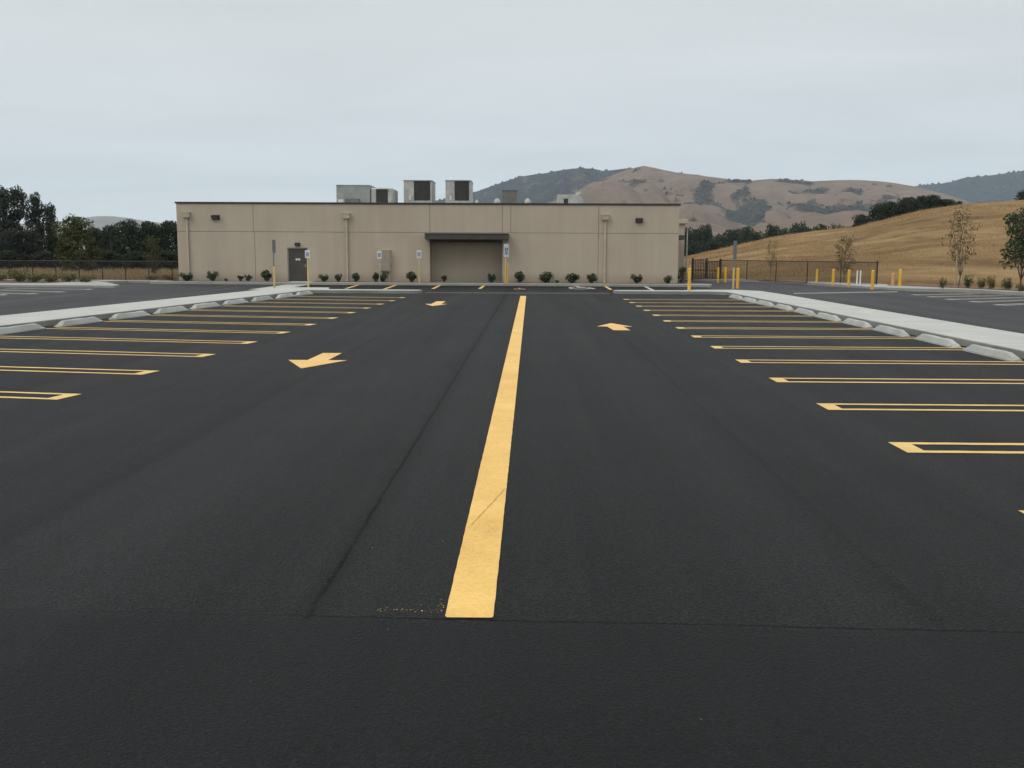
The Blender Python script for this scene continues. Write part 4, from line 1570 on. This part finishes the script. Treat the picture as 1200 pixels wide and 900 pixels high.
# saplings
sp = [make_tree('sapling', 4, 2.0, s, M['leaf_sap'], M['bark'], n, lv, .075, c, 'vase', trunk_r=.028, lobe_r=.36) for s, n, lv, c in ((71, 24, 620, .35), (72, 20, 900, .25), (73, 16, 520, .3))]
x = G(1124, 337.2, .13)
plant(sp, [True], 0, 1125, 240, x.y, 38, 4, 2.0, 'tall thin staked sapling with sparse leaves on the hill side', 'sapling', 'saplings', zb=.1)
plant(sp[1:], [True], 0, 990, 273.5, 66, 31, 4, 2.0, 'bushy brown sapling behind the bollards and brown fence', 'sapling', 'saplings', zb=.05)
plant(sp[2:], [True], 0, 904, 279, 74, 17, 4, 2.0, 'small sapling behind the middle of the brown fence', 'sapling', 'saplings', zb=.3)
stk = [(1120.6, 298, 'wooden tree stake left of the tall sapling'), (1129.2, 296, 'wooden tree stake right of the tall sapling')]
for i, (px, yt, lab) in enumerate(stk):
    m = MB()
    zt = zY(px, yt, x.y - .1)
    m.lathe(0, 0, [(.04, 0), (.04, zt - .13), (.025, zt - .1)], 8)
    o = m.build('tree_stake', M['stake'])
    o.location = (xY(px, x.y), x.y - .1, .1)
    tag(o, lab, 'stake', 'stakes of the tall sapling')
gt = [make_tree('green_tree', 5, 3.4, 81, M['leaf_green'], M['bark'], 20, 2900, .115, .36, 'round', trunk_r=.055, lobe_r=.62)]
x2 = G(1197, 341.5, .13)
plant(gt, [True], 0, 1199, 243, x2.y, 62, 5, 3.4, 'leafy green young tree at the right edge beside the lot', 'tree', 'trees by the lot', zb=.1)


def make_shrub(name, h, w, seed, leafmat, n, size, spiky=False):
    r2 = random.Random(seed)
    root = bpy.data.objects.new(name, None)
    COL.objects.link(root)
    st, cr = MB(), MB()
    k = 9 if spiky else 7
    for i in range(k):
        a = i * 2.399 + r2.gauss(0, .3)
        rr_ = w * .5 * r2.uniform(.3, .85)
        c = Vector((math.cos(a) * rr_, math.sin(a) * rr_, h * r2.uniform(.4, .82)))
        st.tube((0, 0, -.03), c, .02, .006, 5, caps=False)
        lr = w * (.17 if spiky else .24) * r2.uniform(.8, 1.2)
        leaf_quads(cr, r2, c, n // k, (lr, lr, lr * 1.1), size, shell=.3)
    leaf_quads(cr, r2, (0, 0, h * .36), n // 3, (w * .3, w * .3, h * .33), size, shell=.3)
    st.build('stems', M['bark'], root)
    cr.build('foliage', leafmat, root)
    return root


SH = [make_shrub('shrub', .6, .75, 91, M['leaf_shrub'], 300, .075, True), make_shrub('shrub', .6, .75, 92, M['leaf_shrub'], 420, .065), make_shrub('shrub', .6, .8, 93, M['leaf_shrub'], 280, .085, True)]
SR = [make_shrub('shrub', .5, .5, 94, M['leaf_red'], 260, .05, True)]
fs_, fr_ = [True] * 3, [True]
LIST = [(217, 319.6, 15, 1, 'low dark shrub below the left downspout'), (248, 318, 14, 1, 'rounded dark shrub below the left wall lamp'), (264, 326.2, 5, 1, 'tiny plant between two shrubs on the left wall'),
        (290, 321.5, 9, 0, 'small shrub beside the reddish one left of the wall joint'), (312, 317.2, 13, 2, 'spiky dark shrub beside the edge on sign'), (378.6, 321.5, 11, 1, 'round shrub just past the sign by the door'),
        (396, 320.6, 9, 0, 'small shrub left of the middle downspout'), (417, 320.5, 11, 2, 'spiky shrub right of the middle downspout'), (440, 320, 9, 2, 'leaning shrub below the thin post sign'),
        (448.5, 320.2, 10, 1, 'dark round shrub below the wall cabinet'), (482.5, 319, 12, 2, 'spiky shrub left of the sign by the recess'), (575.6, 320.4, 11, 0, 'green shrub inside the right end of the recess'),
        (609.5, 319, 14, 2, 'wide spiky shrub just right of the bright sign'), (640, 318.6, 18, 1, 'largest green shrub in the middle of the right wall'), (653, 328, 5, 0, 'tiny plant beside the largest shrub'),
        (670.5, 321, 16, 2, 'broad spiky shrub second past the largest one'), (693.6, 320.6, 14, 0, 'leaning shrub left of the right downspout'), (746.4, 321.4, 13, 1, 'round shrub below the right wall lamp'), (783.6, 322.6, 10, 1, 'small brownish shrub near the right corner of the wall')]
for i, (px, yt, w, pr, lab) in enumerate(LIST):
    plant(SH, fs_, pr, px, yt, 57.75, w, .6, .75, lab, 'shrub', 'shrubs along the building', zb=.15)
plant(SR, fr_, 0, 281, 321.5, 57.75, 8, .5, .5, 'reddish shrub left of the wall joint', 'shrub', 'shrubs along the building', zb=.15)
plant(SR, fr_, 0, 520.6, 321, 57.8, 8, .5, .5, 'reddish shrub inside the left end of the recess', 'shrub', 'shrubs along the building', zb=.15)
tall = [make_shrub('shrub', 1.0, .6, 95, M['leaf_shrub'], 520, .06)]
plant(tall, [True], 0, 799.5, 311, 58.6, 9, 1.0, .6, 'tall dark shrub at the right corner of the building', 'shrub', 'shrubs along the building', zb=.1)
SW = [make_shrub('weedy_bush', .8, 1.4, s, M['leaf_weed'], 520, .07) for s in (96, 97)]
SG = [make_shrub('weedy_bush', .8, 1.2, 98, M['leaf_green'], 520, .06)]
fw, fg = [True] * 2, [True]
for i, (px, yt, Y, w, lab) in enumerate([(-4, 320, 56.6, 34, 'yellowish weedy bush at the left edge of the bed'), (20, 317.5, 55.4, 30, 'tall weedy bush left in the bed below the fence'), (38, 321, 55, 26, 'low weedy bush right of the tall one in the bed'),
                                         (57, 322.5, 55.2, 24, 'low weedy bush in the middle of the fenced bed'), (78, 321, 56, 26, 'weedy bush in front of the olive green tree'), (99, 324, 55.4, 24, 'low weedy bush near the end of the bed'),
                                         (178, 323, 60.6, 18, 'low weeds along the fence near the building'), (196, 322.5, 60.6, 18, 'low weeds against the fence by the wall corner')]):
    plant(SW, fw, i, px, yt, Y, w, .8, 1.4, lab, 'bush', 'weedy bushes in the left bed', zb=.1)
for i, (px, yt, yb, w, g, lab) in enumerate([(1107, 327, 338, 9, 0, 'weedy bush left of the staked sapling'), (1136, 322, 338, 12, 1, 'tall green bush right of the staked sapling'), (1152, 327, 338.5, 12, 0, 'dry bush between the sapling and the green tree'),
                                            (1164, 326, 339, 12, 0, 'dry brownish bush left of the round green one'), (1183, 325.5, 340, 13, 1, 'round green bush beside the green tree'), (1199, 334, 341.5, 12, 0, 'low weed at the foot of the green tree')]):
    q = G(px, yb, .12)
    (plant(SG, fg, 0, px, yt, q.y, w, .8, 1.2, lab, 'bush', 'bushes along the right kerb', zb=.08) if g else plant(SW, fw, i, px, yt, q.y, w, .8, 1.4, lab, 'bush', 'bushes along the right kerb', zb=.08))

# ------------------------------------------------------------------ air
k = NT('air')
pv = k.n('ShaderNodeVolumePrincipled', {'Color': (0.68, 0.84, 1.0, 1), 'Density': 0.000085, 'Anisotropy': 0.1})
k.t.links.new(pv.outputs[0], k.out.inputs['Volume'])
mb = MB()
mb.box(-7200, 7200, -700, 7200, -30, 520)
tag(mb.build('haze', k.m), 'thin pale haze over the far hills', kind='stuff')

# ------------------------------------------------------------------ sky and sun
SUN_EL, SUN_AZ = 50.0, 232.0       # azimuth clockwise from +Y: behind the camera, to the left
w = bpy.data.worlds.new('World')
S.world = w
w.use_nodes = True
t = w.node_tree
t.nodes.clear()
out = t.nodes.new('ShaderNodeOutputWorld')
bg = t.nodes.new('ShaderNodeBackground')
sky = t.nodes.new('ShaderNodeTexSky')
sky.sky_type = 'NISHITA'
sky.sun_disc = False
sky.sun_elevation = R(SUN_EL)
sky.sun_rotation = R(SUN_AZ)
tc = t.nodes.new('ShaderNodeTexCoord')
sep = t.nodes.new('ShaderNodeSeparateXYZ')
t.links.new(tc.outputs['Generated'], sep.inputs[0])


def wm(op, a, b=None, clamp=False):
    nd = t.nodes.new('ShaderNodeMath')
    nd.operation = op
    nd.use_clamp = clamp
    for i, v in enumerate((a, b)):
        if v is None:
            continue
        if isinstance(v, bpy.types.NodeSocket):
            t.links.new(v, nd.inputs[i])
        else:
            nd.inputs[i].default_value = v
    return nd.outputs[0]


z = wm('MAXIMUM', sep.outputs[2], 0.0)
den = wm('ADD', z, 0.12)
comb = t.nodes.new('ShaderNodeCombineXYZ')
t.links.new(wm('DIVIDE', sep.outputs[0], den), comb.inputs[0])
t.links.new(wm('MULTIPLY', wm('DIVIDE', sep.outputs[1], den), 1.6), comb.inputs[1])
nz = t.nodes.new('ShaderNodeTexNoise')
nz.inputs['Scale'].default_value = 0.55
nz.inputs['Detail'].default_value = 5
nz.inputs['Roughness'].default_value = 0.52
nz.inputs['Distortion'].default_value = 0.4
t.links.new(comb.outputs[0], nz.inputs['Vector'])
# overcast layer: evenly grey low down, brighter toward the zenith
prof = t.nodes.new('ShaderNodeValToRGB')
cr = prof.color_ramp
while len(cr.elements) < 5:
    cr.elements.new(.5)
for e, (p_, c_) in zip(cr.elements, ((0.0, (.69, .765, .768)), (.10, (.66, .708, .728)), (.25, (.68, .705, .715)), (.5, (.76, .775, .775)), (1.0, (.93, .93, .92)))):
    e.position = p_
    e.color = (*c_, 1)
t.links.new(z, prof.inputs['Fac'])
SKYGAIN = 10.5
gain = t.nodes.new('ShaderNodeMapRange')
gain.inputs['From Min'].default_value = .25
gain.inputs['From Max'].default_value = 1.0
gain.inputs['To Min'].default_value = SKYGAIN
gain.inputs['To Max'].default_value = SKYGAIN * 1.9
t.links.new(z, gain.inputs['Value'])
var = t.nodes.new('ShaderNodeMapRange')
var.inputs['From Min'].default_value = .3
var.inputs['From Max'].default_value = .7
var.inputs['To Min'].default_value = .92
var.inputs['To Max'].default_value = 1.08
t.links.new(nz.outputs['Fac'], var.inputs['Value'])
vm = t.nodes.new('ShaderNodeVectorMath')
vm.operation = 'SCALE'
t.links.new(prof.outputs['Color'], vm.inputs[0])
t.links.new(wm('MULTIPLY', gain.outputs[0], var.outputs[0]), vm.inputs['Scale'])
mx = t.nodes.new('ShaderNodeMix')
mx.data_type = 'RGBA'
mx.inputs[0].default_value = 0.95
t.links.new(sky.outputs[0], mx.inputs[6])
t.links.new(vm.outputs[0], mx.inputs[7])
t.links.new(mx.outputs[2], bg.inputs['Color'])
bg.inputs['Strength'].default_value = 0.1
t.links.new(bg.outputs[0], out.inputs['Surface'])

sd = bpy.data.lights.new('sun', 'SUN')
sd.energy = 1.0
sd.angle = R(25)
sd.color = (1.0, .96, .9)
so = bpy.data.objects.new('sun', sd)
COL.objects.link(so)
az, el = R(SUN_AZ), R(SUN_EL)
to = Vector((math.sin(az) * math.cos(el), math.cos(az) * math.cos(el), math.sin(el)))
so.rotation_euler = (-to).to_track_quat('-Z', 'Y').to_euler()
so.location = to * 100

vs_ = S.view_settings
vs_.view_transform = 'Standard'
vs_.look = 'None'
vs_.exposure = 0
vs_.gamma = 1
vs_.use_curve_mapping = False
S.render.engine = 'CYCLES'
S.cycles.use_denoising = True
S.cycles.max_bounces = 8
S.cycles.transparent_max_bounces = 12
S.cycles.volume_bounces = 2
